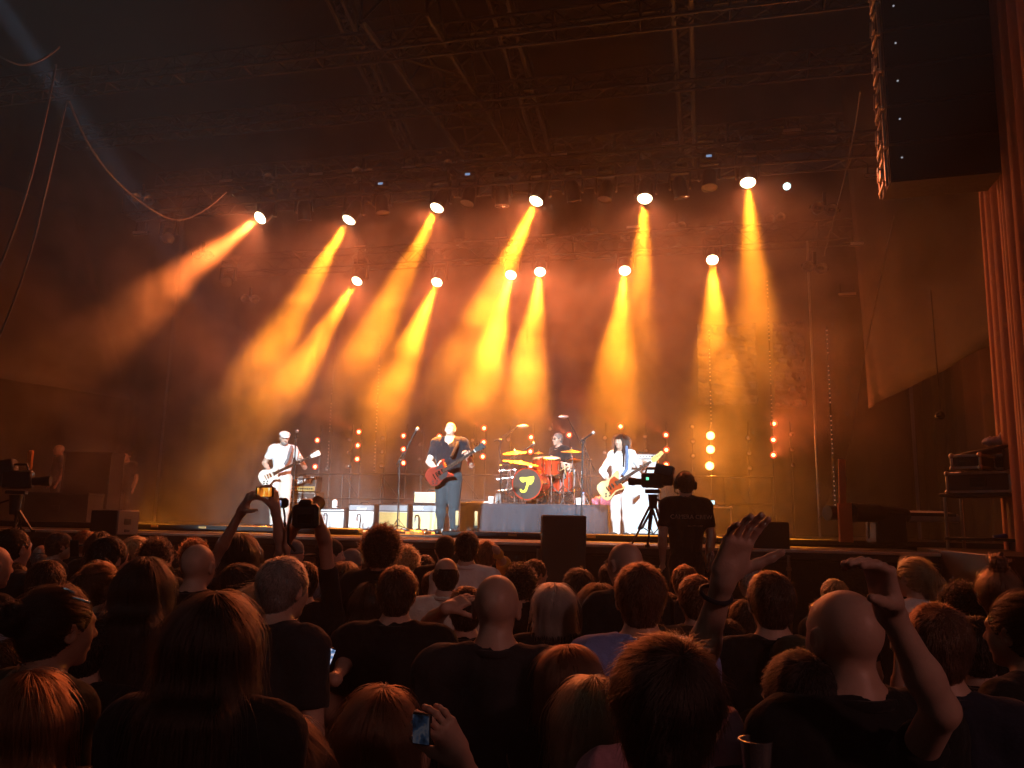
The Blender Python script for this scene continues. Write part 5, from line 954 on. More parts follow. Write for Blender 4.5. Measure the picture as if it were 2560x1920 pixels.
# ---------------------------------------------------------------- LED pods and pixel strips on pipes at the rear
LITR = M('lit_red_lens', (.9, .3, .2), .3, emis=(1., .16, .045), es=26, var=0); LITR.cycles.emission_sampling = 'NONE'; LITY = M('lit_yellow_lens', (.9, .6, .2), .3, emis=(1., .62, .17), es=12, var=0); LITY.cycles.emission_sampling = 'NONE'
POD_B = None; POD_R = {}
lit = [(795, 1101), (789.5, 1167), (898.6, 1080), (896, 1114), (894.6, 1148), (1010, 1089.7), (1010, 1123.5), (1010, 1157.7), (1099.7, 1091.7), (1211.4, 1071), (1210, 1106), (1208, 1141.8), (1328.4, 1093.5), (1327, 1129), (1328, 1165), (1423.6, 1088), (1551.7, 1066.5), (1665, 1088), (1666, 1125), (1665.8, 1162), (1934, 1060), (1933, 1100), (1933, 1138)]
flare = [(1776, 1089.7), (1776, 1124), (1774, 1165)]
dim = [(817.6, 1172.7), (875, 1099), (873, 1132), (870, 1165.5), (958, 1096), (957, 1129.6), (955, 1164), (1053.7, 1077.5), (1051, 1112), (1049.7, 1147.6), (1182, 1100.7), (1180.7, 1135), (1180, 1170), (1271.6, 1099), (1376.7, 1073), (1513.5, 1095.5), (1513, 1131.6), (1613, 1091.7), (1615, 1127), (1731, 1066.5), (1732.6, 1102.7), (1733, 1140), (1871, 1095.5), (1873, 1133), (1875, 1170.7), (1977.8, 1086), (1979.8, 1124), (1981, 1162.6)]
allp = sorted([(x, y, 'lit red') for x, y in lit]+[(x, y, 'flaring yellow') for x, y in flare]+[(x, y, 'unlit') for x, y in dim]); cols = []
for q in allp:
    if cols and abs(cols[-1][0][0]-q[0]) < 11: cols[-1].append(q)
    else: cols.append([q])
ORD2 = ORD+['fifteenth', 'sixteenth', 'seventeenth', 'eighteenth', 'nineteenth', 'twentieth', 'twenty first', 'twenty second', 'twenty third', 'twenty fourth', 'twenty fifth', 'twenty sixth']
YP = 18.2; mb = MB(); mb.lathe([(0, .06), (.045, .05), (.058, .0), (.062, -.045), (.05, -.045)], (0, 0, 0), (0, 1, 0), 14); mb.box((0, .08, 0), (.03, .09, .03)); PODH = mb.mesh('pod_housing', DARKMET, 40)
mb = MB(); mb.lathe([(0, -.046), (.03, -.043), (.040, -.039)], (0, 0, 0), (0, 1, 0), 12); PODL = {k: None for k in ('lit red', 'flaring yellow', 'unlit')}
for k, mt in (('lit red', LITR), ('flaring yellow', LITY), ('unlit', REFL)): PODL[k] = mb.mesh('pod_lens', mt, 60)
mb = MB(); mb.lathe([(.040, -.040), (.058, -.045), (.072, -.040)], (0, 0, 0), (0, 1, 0), 14); PODR = {k: mb.mesh('pod_ring', mt, 60) for k, mt in (('lit red', M('red_glow_ring', (.5, .05, .03), .4, emis=(1, .05, .03), es=2.2, var=0)), ('flaring yellow', LITY), ('unlit', DARKMET))}
PIPE = M('black_pipe', (.03, .028, .027), .45, .5)
for ci, c in enumerate(cols):
    c = sorted(c, key=lambda q: q[1]); xs_ = []
    for k, (x, y, st) in enumerate(c):
        o = PY(x, y, YP); xs_.append(o[0]); pos = (['top', 'middle', 'bottom'] if len(c) == 3 else ['upper', 'lower'] if len(c) == 2 else ['single'])[k]
        t = thing('lamp_pod', '%s round lamp pod, %s one of the %s pod column from the left' % (st, pos, ORD2[ci]), 'lamp', o, 0, 'round lamp pods at the rear of the stage'); part('housing', PODH, t); part('lens', PODL[st], t); part('ring', PODR[st], t)
        if st == 'flaring yellow': [setattr(ch, 'scale', (1.2, 1.1, 1.2)) for ch in t.children]
        if st == 'flaring yellow': l = spot('pod_beam', o+vec((0, -.06, 0)), o+vec((.05, -1.2, .0)), 230, (1, .27, .025), 110, 1., .03, t); l.location = Vector((0, -.06, 0)); l.matrix_parent_inverse.identity()
        if st == 'lit red' and x in (1933, 1934, 1551.7, 1423.6, 1665, 1211.4, 898.6) : l = spot('pod_beam', o+vec((0, -.06, 0)), o+vec((.5 if x > 1900 else -.8, -1.2, .5)), 150 if x > 1900 else 600, (1, .14, .03), 80 if x > 1900 else 26, .8, .03, t); l.location = Vector((0, -.06, 0)); l.matrix_parent_inverse.identity()
    m = MB(); m.cyl((np.mean(xs_), YP+.14, DECK), (np.mean(xs_), YP+.14, 4.2), .022, n=8); tag(m.build('pipe', PIPE), 'thin black pipe holding the %s pod column from the left' % ORD2[ci], 'pipe', 'pipes behind the band')
PIX = M('led_pixel', (.4, .33, .3), .3, emis=(1, .75, .55), es=.16, var=0)
for i, (x, y0, y1, Y, wx) in enumerate(((825, 830, 1178, 18.0, 818), (945, 840, 1180, 18.0, 935), (1772, 815, 1062, 17.6, 1778), (1912, 695, 1075, 17.2, 1931), (2074, 815, 1268, 15.5, 2088))):
    a = PY(x, y0, Y); b = PY(wx, y1, Y); t = thing('pixel_strip', 'hanging strip of tiny light dots, %s from the left at the rear' % ORD[i], 'light strip', (b[0], Y, b[2]), 0, 'dotted light strips'); L_ = a[2]-b[2]; m = MB(); m.box((0, .02, L_/2), (.03, .012, L_)); part('rail', m.mesh('rail', BLACK), t)
    m = MB(); n = int(L_/.085)
    for k in range(n):
        if k % 11 < 9: m.box((0, 0, .04+k*.085), (.022, .02, .022), bev=.006)
    tag(part('pixels', m.mesh('pixels', PIX), t), kind='stuff')
# ---------------------------------------------------------------- rear barrier frame
za, zb = P(1300, 1187, 17.9)[2], P(1300, 1252, 17.9)[2]; t = thing('rear_railing', 'low metal railing with diagonal braces across the rear of the stage', 'railing', (-2.6, 17.8, DECK))
for z in (za-DECK, zb-DECK): m = MB(); m.cyl((-6.6, 0, z), (4.2, 0, z), .022, n=8); part('rail', m.mesh('rail', PIPE, 40), t)
for k in range(12): m = MB(); m.cyl((-6.6+.98*k, 0, 0), (-6.6+.98*k, 0, za-DECK), .018, n=8); part('post', m.mesh('post', PIPE, 40), t)
for k in range(11): m = MB(); m.cyl((-6.6+.98*k, 0, za-DECK), (-6.6+.98*(k+1), 0, .03), .010, n=6); part('brace', m.mesh('brace', PIPE, 40), t)
# crumpled plastic sheets hung at the rear right
PLAST = M('silver_plastic_sheet', (.16, .18, .24), .18, .75, var=.3, scale=4, bump=.5, bscale=5)
rs_ = np.random.default_rng(11)
for i, (x0, x1, y0, y1) in enumerate(((1742, 1895, 812, 1012), (1930, 2018, 806, 1018))):
    a, b = PY(x0, y0, 18.7), PY(x1, y1, 18.7); nx, nz = 40, 46; vs = []; fs = []
    for j in range(nz):
        for k in range(nx):
            x = a[0]+(b[0]-a[0])*k/(nx-1); z = a[2]+(b[2]-a[2])*j/(nz-1); y = 18.7+.045*math.sin(z*19+2*math.sin(x*1.7+i))+.03*math.sin(z*41+x*5)+.02*math.sin(x*23+z*7)+.012*rs_.normal(); vs.append((x, y, z))
    for j in range(nz-1):
        for k in range(nx-1): fs.append((j*nx+k, j*nx+k+1, (j+1)*nx+k+1, (j+1)*nx+k))
    m = MB(); m.add(vs, fs); o = m.build('plastic_sheet', PLAST, smooth=80); o.modifiers.new('s', 'SOLIDIFY').thickness = .004; tag(o, ('wide crumpled plastic sheet at the rear right, left of a dotted strip', 'narrow crumpled plastic sheet at the rear right, beside the wing')[i], 'plastic sheet')
# ---------------------------------------------------------------- wings: hung cloths left and right
WING = M('wing_cloth', (.018, .010, .0095), .9, var=.25, scale=1.2, bump=.2, bscale=6); REDC = M('side_drape', (.30, .13, .095), .85, var=.2, scale=2, bump=.2, bscale=10)
def sheet(name, label, corners, mat, n=22, amp=.03, seed=0, cat='cloth'):
    c = [P(*q) for q in corners]; vs = []; fs = []; nn = unit(np.cross(c[1]-c[0], c[3]-c[0]))
    for j in range(n):
        for k in range(n):
            u, v = k/(n-1), j/(n-1); p = (c[0]*(1-u)+c[1]*u)*(1-v)+(c[3]*(1-u)+c[2]*u)*v; vs.append(p+nn*amp*(math.sin(9*u+3*v+seed)+.6*math.sin(21*u-5*v+seed*2)))
    for j in range(n-1):
        for k in range(n-1): fs.append((j*n+k, j*n+k+1, (j+1)*n+k+1, (j+1)*n+k))
    m = MB(); m.add(vs, fs); o = m.build(name, mat, smooth=80); o.modifiers.new('s', 'SOLIDIFY').thickness = .01; return tag(o, label, cat)
sheet('wing_cloth', 'brown wing cloth with a slanting lower edge at the right', [(2100, 180, 14.5), (2545, 60, 9.6), (2528, 836, 9.6), (2170, 1022, 14.5)], WING)
sheet('wing_cloth', 'dark wing cloth on the far left with a slanting lower edge', [(-260, 380, 12), (180, 520, 18.5), (330, 1000, 18.5), (-260, 900, 12)], CLOTH, seed=2)
pa, pb = P(2474, 600, 9.2), P(2640, 600, 5.6)
sd = curtain('side_drape', [pa*vec((1, 1, 0)), pb*vec((1, 1, 0))], .02, 8.5, .09, .42, REDC, seed=4); tag(sd, 'tall reddish drape in loose folds at the right edge', 'curtain')
wl2 = curtain('wing_backdrop', [(-14.6, 9.2, 0), (-14.5, 19.6, 0)], .02, 11.5, .04, .8, CLOTH, seed=8); tag(wl2, 'black cloth closing the left side of the stage', 'backdrop')
wl = curtain('wing_backdrop', [(4.9, 19.6, 0), (4.6, 9.6, 0)], .02, 8.0, .04, .8, CLOTH, seed=6); tag(wl, 'black cloth closing the right side of the stage', 'backdrop')
# ---------------------------------------------------------------- hanging line array loudspeakers
ARR = M('speaker_paint', (.016, .015, .016), .6, bump=.2, bscale=150); RIG = M('rigging_steel', (.55, .50, .45), .4, .7); GRIL = M('speaker_grille', (.012, .012, .012), .7, var=.3, scale=200)
la = thing('line_array', 'hanging column of black loudspeaker cabinets at the upper right', 'loudspeaker', P(2350, 475, 8.0)); LO = np.array(la.location); DOT = M('white_led', (.8, .8, .9), .3, emis=(.8, .85, 1), es=.35, var=0)
s0, u0, f0 = frame(unit((CAM-LO)*vec((1, 1, 0)))); yawA = math.atan2(-(CAM-LO)[0], (CAM-LO)[1])+math.pi+.22
for k in range(8):
    cz = .20+.40*k; tl = -.20+.035*k; Rk = rotz(yawA)@rotx(tl*.10); ctr = vec((0, 0, cz))+rotz(yawA)@vec((0, -.02*k, 0)); W2, H2, D2 = .98, .385, .55
    m = MB(); m.prism([(-D2/2, -H2/2), (D2/2, -H2/2+.05), (D2/2, H2/2-.05), (-D2/2, H2/2)], ctr-Rk@vec((W2/2, 0, 0)), Rk@vec((0, 1, 0)), Rk@vec((0, 0, 1)), W2); cb = part('cabinet', m.mesh('cabinet', ARR, 40), la)
    m = MB(); m.box(ctr+Rk@vec((0, -D2/2-.008, 0)), (W2-.03, .014, H2-.03), Rk); part('grille', m.mesh('grille', GRIL), cb)
    m = MB(); m.cyl(ctr+Rk@vec((-.38, -D2/2-.016, .05)), ctr+Rk@vec((-.38, -D2/2-.022, .05)), .010, n=8); part('status_light', m.mesh('status_light', DOT), cb)
    for q, (y, z, sy, sz) in enumerate(((-.18, 0, .05, .36), (.16, 0, .05, .34), (0, .12, .30, .035), (0, -.13, .30, .035), (-.02, 0, .12, .09), (.08, .05, .03, .16))):
        m = MB(); m.box(ctr+Rk@vec((-W2/2-.022-.006*q, y, z)), (.024, sy, sz), Rk@rotx(.25 if q == 5 else 0), bev=.004); part('rigging_plate', m.mesh('rigging_plate', RIG, 40), cb)
m = MB(); m.box(vec((0, 0, 3.42)), (.9, .7, .08), rotz(yawA)); m.cyl((0, 0, 3.4), (0, 0, 5.4), .012, n=6); part('hanging_frame', m.mesh('hanging_frame', DARKMET, 40), la)
# ---------------------------------------------------------------- poles, cables
def cable(label, pts, r=.012, mat=None, group='hanging cables', name='cable'):
    p = [P(*q) for q in pts]; out = []
    for i in range(len(p)-1):
        for k in range(6): t = k/6; a = p[max(i-1, 0)]; b = p[i]; c_ = p[i+1]; d = p[min(i+2, len(p)-1)]; out.append(.5*((2*b)+(-a+c_)*t+(2*a-5*b+4*c_-d)*t*t+(-a+3*b-3*c_+d)*t**3))
    out.append(p[-1]); m = MB(); m.tube(out, r, 6); return tag(m.build(name, mat or CABM), label, 'cable' if name == 'cable' else name, group)
CABM = M('grey_cable', (.13, .12, .12), .5, var=.6, scale=3)
cable('long cable running down at the far left, outer one', [(140, 160, 8), (105, 330, 8), (60, 500, 8), (0, 665, 8), (-60, 800, 8)], .011); cable('long cable running down at the far left, inner one', [(166, 252, 8.2), (120, 450, 8.2), (70, 650, 8.2), (0, 838, 8.2), (-40, 900, 8.2)], .011)
cable('sagging cable loop hung from the left roof corner', [(172, 252, 8.2), (215, 350, 8.6), (275, 435, 9.2), (345, 500, 10), (420, 545, 11), (470, 545, 11.6), (520, 518, 12.2), (565, 480, 12.8)], .013); cable('short slack cable at the top left corner', [(-60, 100, 8), (0, 141, 8), (55, 162, 8.2), (105, 148, 8.4), (148, 118, 8.6)], .010)
cable('thin wire running down beside the right wing pole', [(2235, 540, 10), (2200, 700, 11), (2160, 900, 12), (2115, 1150, 13), (2030, 1330, 13.5)], .006); cable('thin wire hung from the right lamps', [(2150, 230, 10), (2135, 330, 11), (2105, 470, 12), (2060, 640, 13)], .008)
a, b = P(2022, 560, 15.5), P(2048, 1290, 15.5); m = MB(); m.cyl((b[0], b[1], DECK), (b[0], b[1], a[2]), .024, n=10); tag(m.build('scaffold_pole', STEEL), 'slim upright steel pole at the right rear of the stage', 'pole')
# ---------------------------------------------------------------- front speakers, video cameras, crew
SPK = M('speaker_black', (.014, .013, .013), .65, bump=.25, bscale=120); SPKS = M('speaker_side', (.13, .115, .10), .6)
def front_speaker(label, x0, x1, y0, D, h, dep, base, turn=0., side=None):
    a, b = P(x0, y0, D), P(x1, y0, D); w = np.linalg.norm(b-a); c = (a+b)/2; t = thing('front_speaker', label, 'loudspeaker', (c[0], c[1], a[2]-h), YAW+turn, 'speakers along the walkway')
    m = MB(); m.box((0, dep/2, h/2), (w, dep, h), bev=.012); part('cabinet', m.mesh('cabinet', side or SPK, 40), t); m = MB(); m.box((0, -.006, h/2), (w-.012, .014, h-.012), bev=.004); part('back_panel', m.mesh('back_panel', SPK, 40), t)
    for s in (-1, 1):
        m = MB(); m.box((s*(w/2+.002), dep*.45, h*.55), (.008, dep*.30, h*.24), bev=.003); part('handle', m.mesh('handle', BLACK, 40), t); m = MB(); m.box((s*(w/2+.002), dep*.45, h*.18), (.008, dep*.24, h*.10), bev=.003); part('socket_plate', m.mesh('socket_plate', BLACK, 40), t)
    m = MB(); m.box((0, dep/2, h+.003), (w*.98, .03, .006)); part('edge_trim', m.mesh('edge_trim', STEEL), t)
    if base: zz = a[2]-h; m = MB(); [m.box((s*w*.4, dep*q, -zz/2), (.05, .05, zz), bev=.004) for s in (-1, 1) for q in (.1, .9)]; part('stand', m.mesh('stand', BLACK), t)
front_speaker('squat speaker box with a grey side panel on the walkway at left', 222, 305, 1274, 9.25, .285, .34, False, -.30, SPKS)
front_speaker('black upright speaker standing before the walkway in the centre', 1356, 1466, 1288, 8.6, 1.0, .42, True)
front_speaker('black speaker behind the raised hand at right of the camera operator', 1884, 1973, 1304, 8.6, .95, .42, True)
def video_camera(label, c, aim, sc, tri_label, feet, panbar=True):
    c = vec(c); d = unit(aim); s, u, f_ = frame(d); R_ = np.stack([d, -s, u], 1); t = thing('video_camera', label, 'video camera', c); L = lambda x, y, z: R_@(vec((x, y, z))*sc)
    m = MB(); m.box(L(0, 0, .02), vec((.30, .13, .20))*sc, R_, bev=.02*sc); m.box(L(-.20, 0, .03), vec((.16, .10, .15))*sc, R_, bev=.02*sc); part('body', m.mesh('body', BLKPLA, 40), t)
    m = MB(); m.cyl(L(.14, 0, 0), L(.24, 0, 0), .045*sc, .045*sc, n=16); m.cyl(L(.24, 0, 0), L(.33, 0, 0), .052*sc, .056*sc, n=16); part('lens', m.mesh('lens', BLACK, 40), t)
    m = MB(); m.box(L(-.16, .02, .16), vec((.24, .17, .15))*sc, R_@roty(-.2), bev=.015*sc); part('viewfinder_hood', m.mesh('viewfinder_hood', BLACK, 40), t)
    m = MB(); m.tube([L(.10, 0, .12), L(.08, 0, .19), L(-.06, 0, .19), L(-.09, 0, .12)], .014*sc, 8); part('handle', m.mesh('handle', BLKPLA, 40), t)
    m = MB(); m.box(L(.06, .068, .04), vec((.035, .006, .035))*sc, R_); part('status_screen', m.mesh('status_screen', M('green_screen', (.1, .5, .3), .3, emis=(.2, 1, .5), es=1.5, var=0)), t)
    b = c-vec((0, 0, .10*sc)); tp = thing('camera_tripod', tri_label, 'tripod', b); m = MB(); m.box((0, 0, -.02), (.20*sc, .11*sc, .04), rotz(math.atan2(d[1], d[0])), bev=.006); m.cyl((0, 0, -.05), (0, 0, -.26*sc), .07*sc, .05*sc, n=14); part('fluid_head', m.mesh('fluid_head', BLKPLA, 40), tp)
    if panbar: m = MB(); m.tube([vec((0, 0, -.08)), -d*.25*sc-s*.08+vec((0, 0, -.16)), -d*.55*sc-s*.1+vec((0, 0, -.34))], .010, 8); part('pan_bar', m.mesh('pan_bar', BLACK, 40), tp)
    for fx, fy, fz in feet:
        e_ = vec((fx, fy, fz))-b; q = unit(e_*vec((1, 1, 0)))*.05*sc+vec((0, 0, -.22*sc)); sd = np.cross(unit(e_-q), (0, 0, 1)); m = MB(); [m.tube([q+sd*k*.022, q+(e_-q)*.55+sd*k*.018], .013, 8) for k in (-1, 1)]; m.tube([q+(e_-q)*.5, e_], .012, 8); m.cyl(e_+vec((0, 0, .0)), e_+vec((0, 0, .03)), .025, n=8); part('leg', m.mesh('leg', BLKPLA, 40), tp)
    m = MB(); hub = vec((0, 0, -.22*sc)); [m.cyl(hub+vec((0, 0, -.28)), (hub+(vec((fx, fy, fz))-b-hub)*.5), .006, n=6) for fx, fy, fz in feet]; part('spreader', m.mesh('spreader', BLACK, 40), tp)
cc = P(1632, 1205, 8.05); video_camera('black broadcast camera aimed left on a tripod beside its operator', cc, -RT*.93+FW*.35-vec((0, 0, .02)), .74, 'tall tripod under the broadcast camera in the centre right', [PY(1578, 1362, 9.05)*vec((1, 1, 0))+vec((0, 0, LEDGE)), on_deck(1618, 8.2, LEDGE), on_deck(1664, 9.0, LEDGE)])
cl = P(45, 1204, 9.3); video_camera('hooded broadcast camera aimed right on a tripod at the left edge', cl, RT*.95+FW*.2, 1.05, 'tripod with a pan bar under the left broadcast camera', [on_deck(34, 9.2, LEDGE), on_deck(56, 9.6, LEDGE), on_deck(84, 9.25, LEDGE)])
# platform and operator
op = P(1712, 1180, 7.9); pz = op[2]-1.80; m = MB(); m.box((op[0], op[1], pz-.04), (.9, .8, .08), bev=.01); pf = tag(m.build('camera_platform', DECKM), 'low platform the camera operator stands on', 'platform')
for sx in (-1, 1):
    for sy in (-1, 1): m = MB(); m.box((op[0]+sx*.4, op[1]+sy*.35, (pz-.08)/2), (.06, .06, pz-.08)); m.build('leg', BLACK, pf)
co = person('camera operator in headset and black crew shirt with back lettering', (op[0], op[1], pz), 1.79, math.atan2(-ray(1712, 1180)[0], ray(1712, 1180)[1])+.25, hair='short', hcol='brown', shirt='black', depth=5., build=1.05, bs=.016, cat='person', group=None, legs='black', hem=.84)
hz_ = 1.79-.115; m = MB(); m.tube([(.092*math.cos(t), -.005, hz_+.12*math.sin(t)+.01) for t in np.linspace(0, math.pi, 12)], .012, 6); 
hs = part('headset', m.mesh('headset', BLKPLA, 40), co); 
for s in (-1, 1): m = MB(); m.cyl((s*.075, -.005, hz_-.005), (s*.108, -.005, hz_-.005), .042, n=14); part('earcup', m.mesh('earcup', BLACK, 40), hs)
m = MB(); m.tube([(-.10, .0, hz_-.03), (-.09, .06, hz_-.07), (-.05, .11, hz_-.08)], .005, 6); m.sphere((-.045, .115, hz_-.08), .012, 8); part('boom_microphone', m.mesh('boom_microphone', BLACK, 40), hs)
PRINT = M('grey_print', (.30, .28, .27), .7); text('back_print', 'CAMERA CREW', PRINT, .058, co, (.02, -.142, 1.79-.43), (math.radians(83), 0, 0), 0, .001, .0, 1.0); text('back_print', 'STAGE TEAM' if 0 else 'camera crew', PRINT, .028, co, (.06, -.138, 1.79-.51), (math.radians(88), 0, 0), 0, .001)
BOTT = M('clear_bottle', (.8, .85, .9), .08, trans=.8, var=0); CAPB = M('bottle_cap', (.15, .25, .6), .4)
def bottle(label, p, h=.23, mat=None, group='bottles', tilt=None):
    t = thing('bottle', label, 'bottle', p, 0, group); r = h*.15; m = MB(); m.lathe([(0, 0), (r, 0), (r*1.02, h*.1), (r*.94, h*.3), (r, h*.45), (r, h*.62), (r*.45, h*.84), (r*.4, h*.92), (0, h*.92)], (0, 0, 0), (0, 0, 1), 14); part('body', m.mesh('body', mat or BOTT, 50), t); m = MB(); m.cyl((0, 0, h*.92), (0, 0, h), r*.48, n=10); part('cap', m.mesh('cap', CAPB, 40), t)
    if tilt: t.rotation_euler = tilt
    return t
bottle('plastic water bottle held by the camera operator', P(1772, 1425, 7.75), .24, tilt=(0, .15, 0))
for i, (px, D) in enumerate(((1240, 13.55), (1247, 13.6), (1458, 13.6))): bottle(('left of two water bottles at the riser corner', 'right of two water bottles at the riser corner', 'water bottle at the right of the drum kit')[i], on_deck(px, D, RTOP), .22)
bottle('blue bottle on the side table shelf at right', P(2484, 1345, 8.6), .2, M('blue_bottle', (.05, .10, .5), .3), tilt=(0, 1.4, 0))
for lab, px, D in (('white paper cup at the left corner of the riser', 1226, 13.5), ('white paper cup right of the drum kit', 1446, 13.5)): m = MB(); m.lathe([(0, 0), (.038, 0), (.05, .12), (.047, .12), (.036, .006)], on_deck(px, D, RTOP), (0, 0, 1), 16); tag(m.build('cup', WHITE), lab, 'cup')
m = MB(); o_ = on_deck(1192, 13.6, RTOP); [m.box(o_+vec((.04*k, .03*k, .008+.012*k)), (.34, .24, .010), rotz(.2*k)) for k in range(3)]; tag(m.build('papers', WHITE), 'stack of pale papers on the left front of the riser', 'papers')
t = thing('towel', 'crumpled patterned bag lying by the right end of the riser', 'bag', on_deck(1510, 13.7, RTOP)); V, Q = surf([Ell((0, 0, .08), (.20, .12, .10), .04), Ell((.1, .02, .05), (.14, .1, .06), .04)], .02, noise=(.03, 22, 1.)); part('cloth', qmesh('cloth', V, Q, M('patterned_cloth', (.4, .12, .18), .8, var=1., scale=40)), t)
m = MB(); q = P(765, 1253, 14.95); o_ = vec((P(830, 1258, 14.9)[0], P(830, 1258, 14.9)[1]+.12, DECK+P(835, 1269, 14.9)[2]-DECK)); m.lathe([(0, 0), (.05, 0), (.05, .12), (.03, .15), (.0, .15)], o_, (0, 0, 1), 14); tag(m.build('spray_can', WHITE), 'white canister on the leftmost floor amplifier', 'canister')
# effects pedals at the stage front
for i, (px, D) in enumerate(((590, 12.4), (625, 12.4), (655, 12.4), (1000, 11.6), (1040, 11.5), (1062, 11.6), (1180, 11.4))):
    b = on_deck(px, D); t = thing('effects_pedal', 'small pedal box at the stage front, %s from the left' % ORD[i], 'pedal', b, .2*i, 'effects pedals'); m = MB(); m.box((0, 0, .03), (.13, .16, .05), rotx(.12), bev=.008); part('case', m.mesh('case', (STEEL, CHERRY, WHITE, DARKMET, GOLD, STEEL, CHERRY)[i], 40), t); 
    for q in ((0, -.04), (-.035, .05), (.035, .05)): m = MB(); m.cyl((*q, .055), (*q, .08), .013, n=8); part('knob', m.mesh('knob', CHROME, 40), t)
for i, px in enumerate((1142, 1190)):
    b = on_deck(px, 10.9); t = thing('set_list_clip', 'small upright tan bracket at the stage front, %s of the pair' % ('left', 'right')[i], 'bracket', b, 0, 'upright brackets at the stage front'); m = MB(); m.cyl((0, 0, 0), (0, 0, .13), .012, n=8); m.box((0, 0, .13), (.06, .05, .03)); part('stem', m.mesh('stem', BLACK), t); m = MB(); m.box((0, 0, .24), (.045, .02, .20), bev=.006); part('plate', m.mesh('plate', M('tan_plate', (.40, .26, .10), .5), 40), t)
for i, (x0, x1) in enumerate(((-13, -4.55), (-3.35, 4.2))): m = MB(); m.box(((x0+x1)/2, 10.55, DECK+.035), (x1-x0, .16, .07), bev=.012); o = tag(m.build('cable_duct', DARKMET), 'flat dark duct along the stage front, %s length' % ('left', 'right')[i], 'cable duct', 'ducts along the stage front')
# small plates on the stage front duct
for i, px in enumerate((385, 505, 1281, 1478)): m = MB(); p = PY(px, 1330, 10.46); m.box((p[0], 10.46, DECK+.035), (.11, .02, .03)); tag(m.build('marker_plate', M('amber_plate', (.5, .3, .12), .4)), 'small pale plate on the stage front duct, %s from the left' % ORD[i], 'plate', 'plates on the stage front')
# ---------------------------------------------------------------- right wing gear
CASE = M('flight_case_panel', (.05, .028, .024), .55); EDGE = M('case_edge', (.55, .50, .46), .35, .8)
def flight_case(label, c, size, rz, panel=None, EDGE=EDGE):
    t = thing('flight_case', label, 'flight case', c, rz, 'flight cases in the wings'); w, d, h = size; m = MB(); m.box((0, 0, h/2), (w, d, h), bev=.006); part('panel', m.mesh('panel', panel or CASE, 40), t)
    for z in (.012, h-.012):
        for a, b in (((-1, -1), (1, -1)), ((1, -1), (1, 1)), ((1, 1), (-1, 1)), ((-1, 1), (-1, -1))): m = MB(); p, q = vec((a[0]*w/2, a[1]*d/2, z)), vec((b[0]*w/2, b[1]*d/2, z)); m.box((p+q)/2, np.abs(q-p)+.028, bev=.004); part('edge_rail', m.mesh('edge_rail', EDGE, 40), t)
    for sx in (-1, 1):
        for sy in (-1, 1): m = MB(); m.box((sx*w/2, sy*d/2, h/2), (.026, .026, h-.05), bev=.004); part('edge_rail', m.mesh('edge_rail', EDGE, 40), t)
        for sy in (-1, 1):
            for z in (.01, h-.01): m = MB(); m.sphere((sx*w/2, sy*d/2, z), .03, 8); part('ball_corner', m.mesh('ball_corner', EDGE, 50), t)
    m = MB(); m.box((0, -d/2-.008, h*.5), (.16, .012, .10), bev=.004); m.tube([(-.05, -d/2-.02, h*.5), (-.05, -d/2-.035, h*.5), (.05, -d/2-.035, h*.5), (.05, -d/2-.02, h*.5)], .006); part('handle', m.mesh('handle', BLACK, 40), t); return t
def table(label, c, size, h, rz):
    t = thing('side_table', label, 'table', c, rz); m = MB(); m.box((0, 0, h-.02), (size[0], size[1], .04), bev=.006); part('table_top', m.mesh('table_top', DARKMET, 40), t); m = MB(); m.box((0, 0, h*.18), (size[0]*.95, size[1]*.9, .03), bev=.006); part('shelf', m.mesh('shelf', DARKMET, 40), t)
    for sx in (-1, 1):
        for sy in (-1, 1): m = MB(); m.cyl((sx*size[0]*.45, sy*size[1]*.4, 0), (sx*size[0]*.45, sy*size[1]*.4, h-.03), .02, n=8); part('leg', m.mesh('leg', STEEL, 40), t)
TZ = P(2440, 1232, 8.4)[2]; tb = P(2470, 1345, 8.5); WD = tb[2]-.12; ang = YAW-.9
m = MB(); m.box((3.9, 8.6, WD/2), (3.0, 2.6, WD), bev=.01); tag(m.build('wing_platform', DECKM), kind='structure')
tc_ = P(2470, 1240, 8.55); table('steel legged side table loaded with flight cases at right', (tc_[0], tc_[1], WD), (.80, .5), TZ-WD, ang)
flight_case('brown flight case with pale metal edges on the side table', (tc_[0], tc_[1], TZ+.002), (.62, .46, .22), ang)
c2 = P(2432, 1150, 8.5); flight_case('small dark rack box stacked on the brown flight case, left', (c2[0], c2[1], TZ+.245), (.28, .36, .15), ang); c3 = P(2508, 1150, 8.6); flight_case('black rack box stacked on the brown flight case, right', (c3[0], c3[1], TZ+.245), (.30, .36, .17), ang, SPK)
c4 = P(2495, 1125, 8.5); m = MB(); m.box((c4[0], c4[1], TZ+.46), (.6, .34, .03), rotz(ang)@roty(-.14), bev=.006); tag(m.build('lid', CASE), 'slanted reddish case lid lying on the stacked boxes', 'case lid')
V, Q = surf([Ell((0, 0, .06), (.14, .08, .05), .03), Ell((.08, .03, .10), (.08, .06, .06), .03), Ell((-.1, 0, .05), (.06, .09, .03), .03)], .012, noise=(.018, 45, 3.)); o = bpy.data.objects.new('jacket', qmesh('jacket', V, Q, CL['lilac'])); COL.objects.link(o); o.location = Vector(P(2500, 1116, 8.5)); tag(o, 'crumpled pale jacket on top of the stacked cases', 'jacket')
flight_case('large dark trunk standing under the side table at right', (tc_[0]+.75, tc_[1]+.25, WD), (.6, .5, .75), ang, SPK)
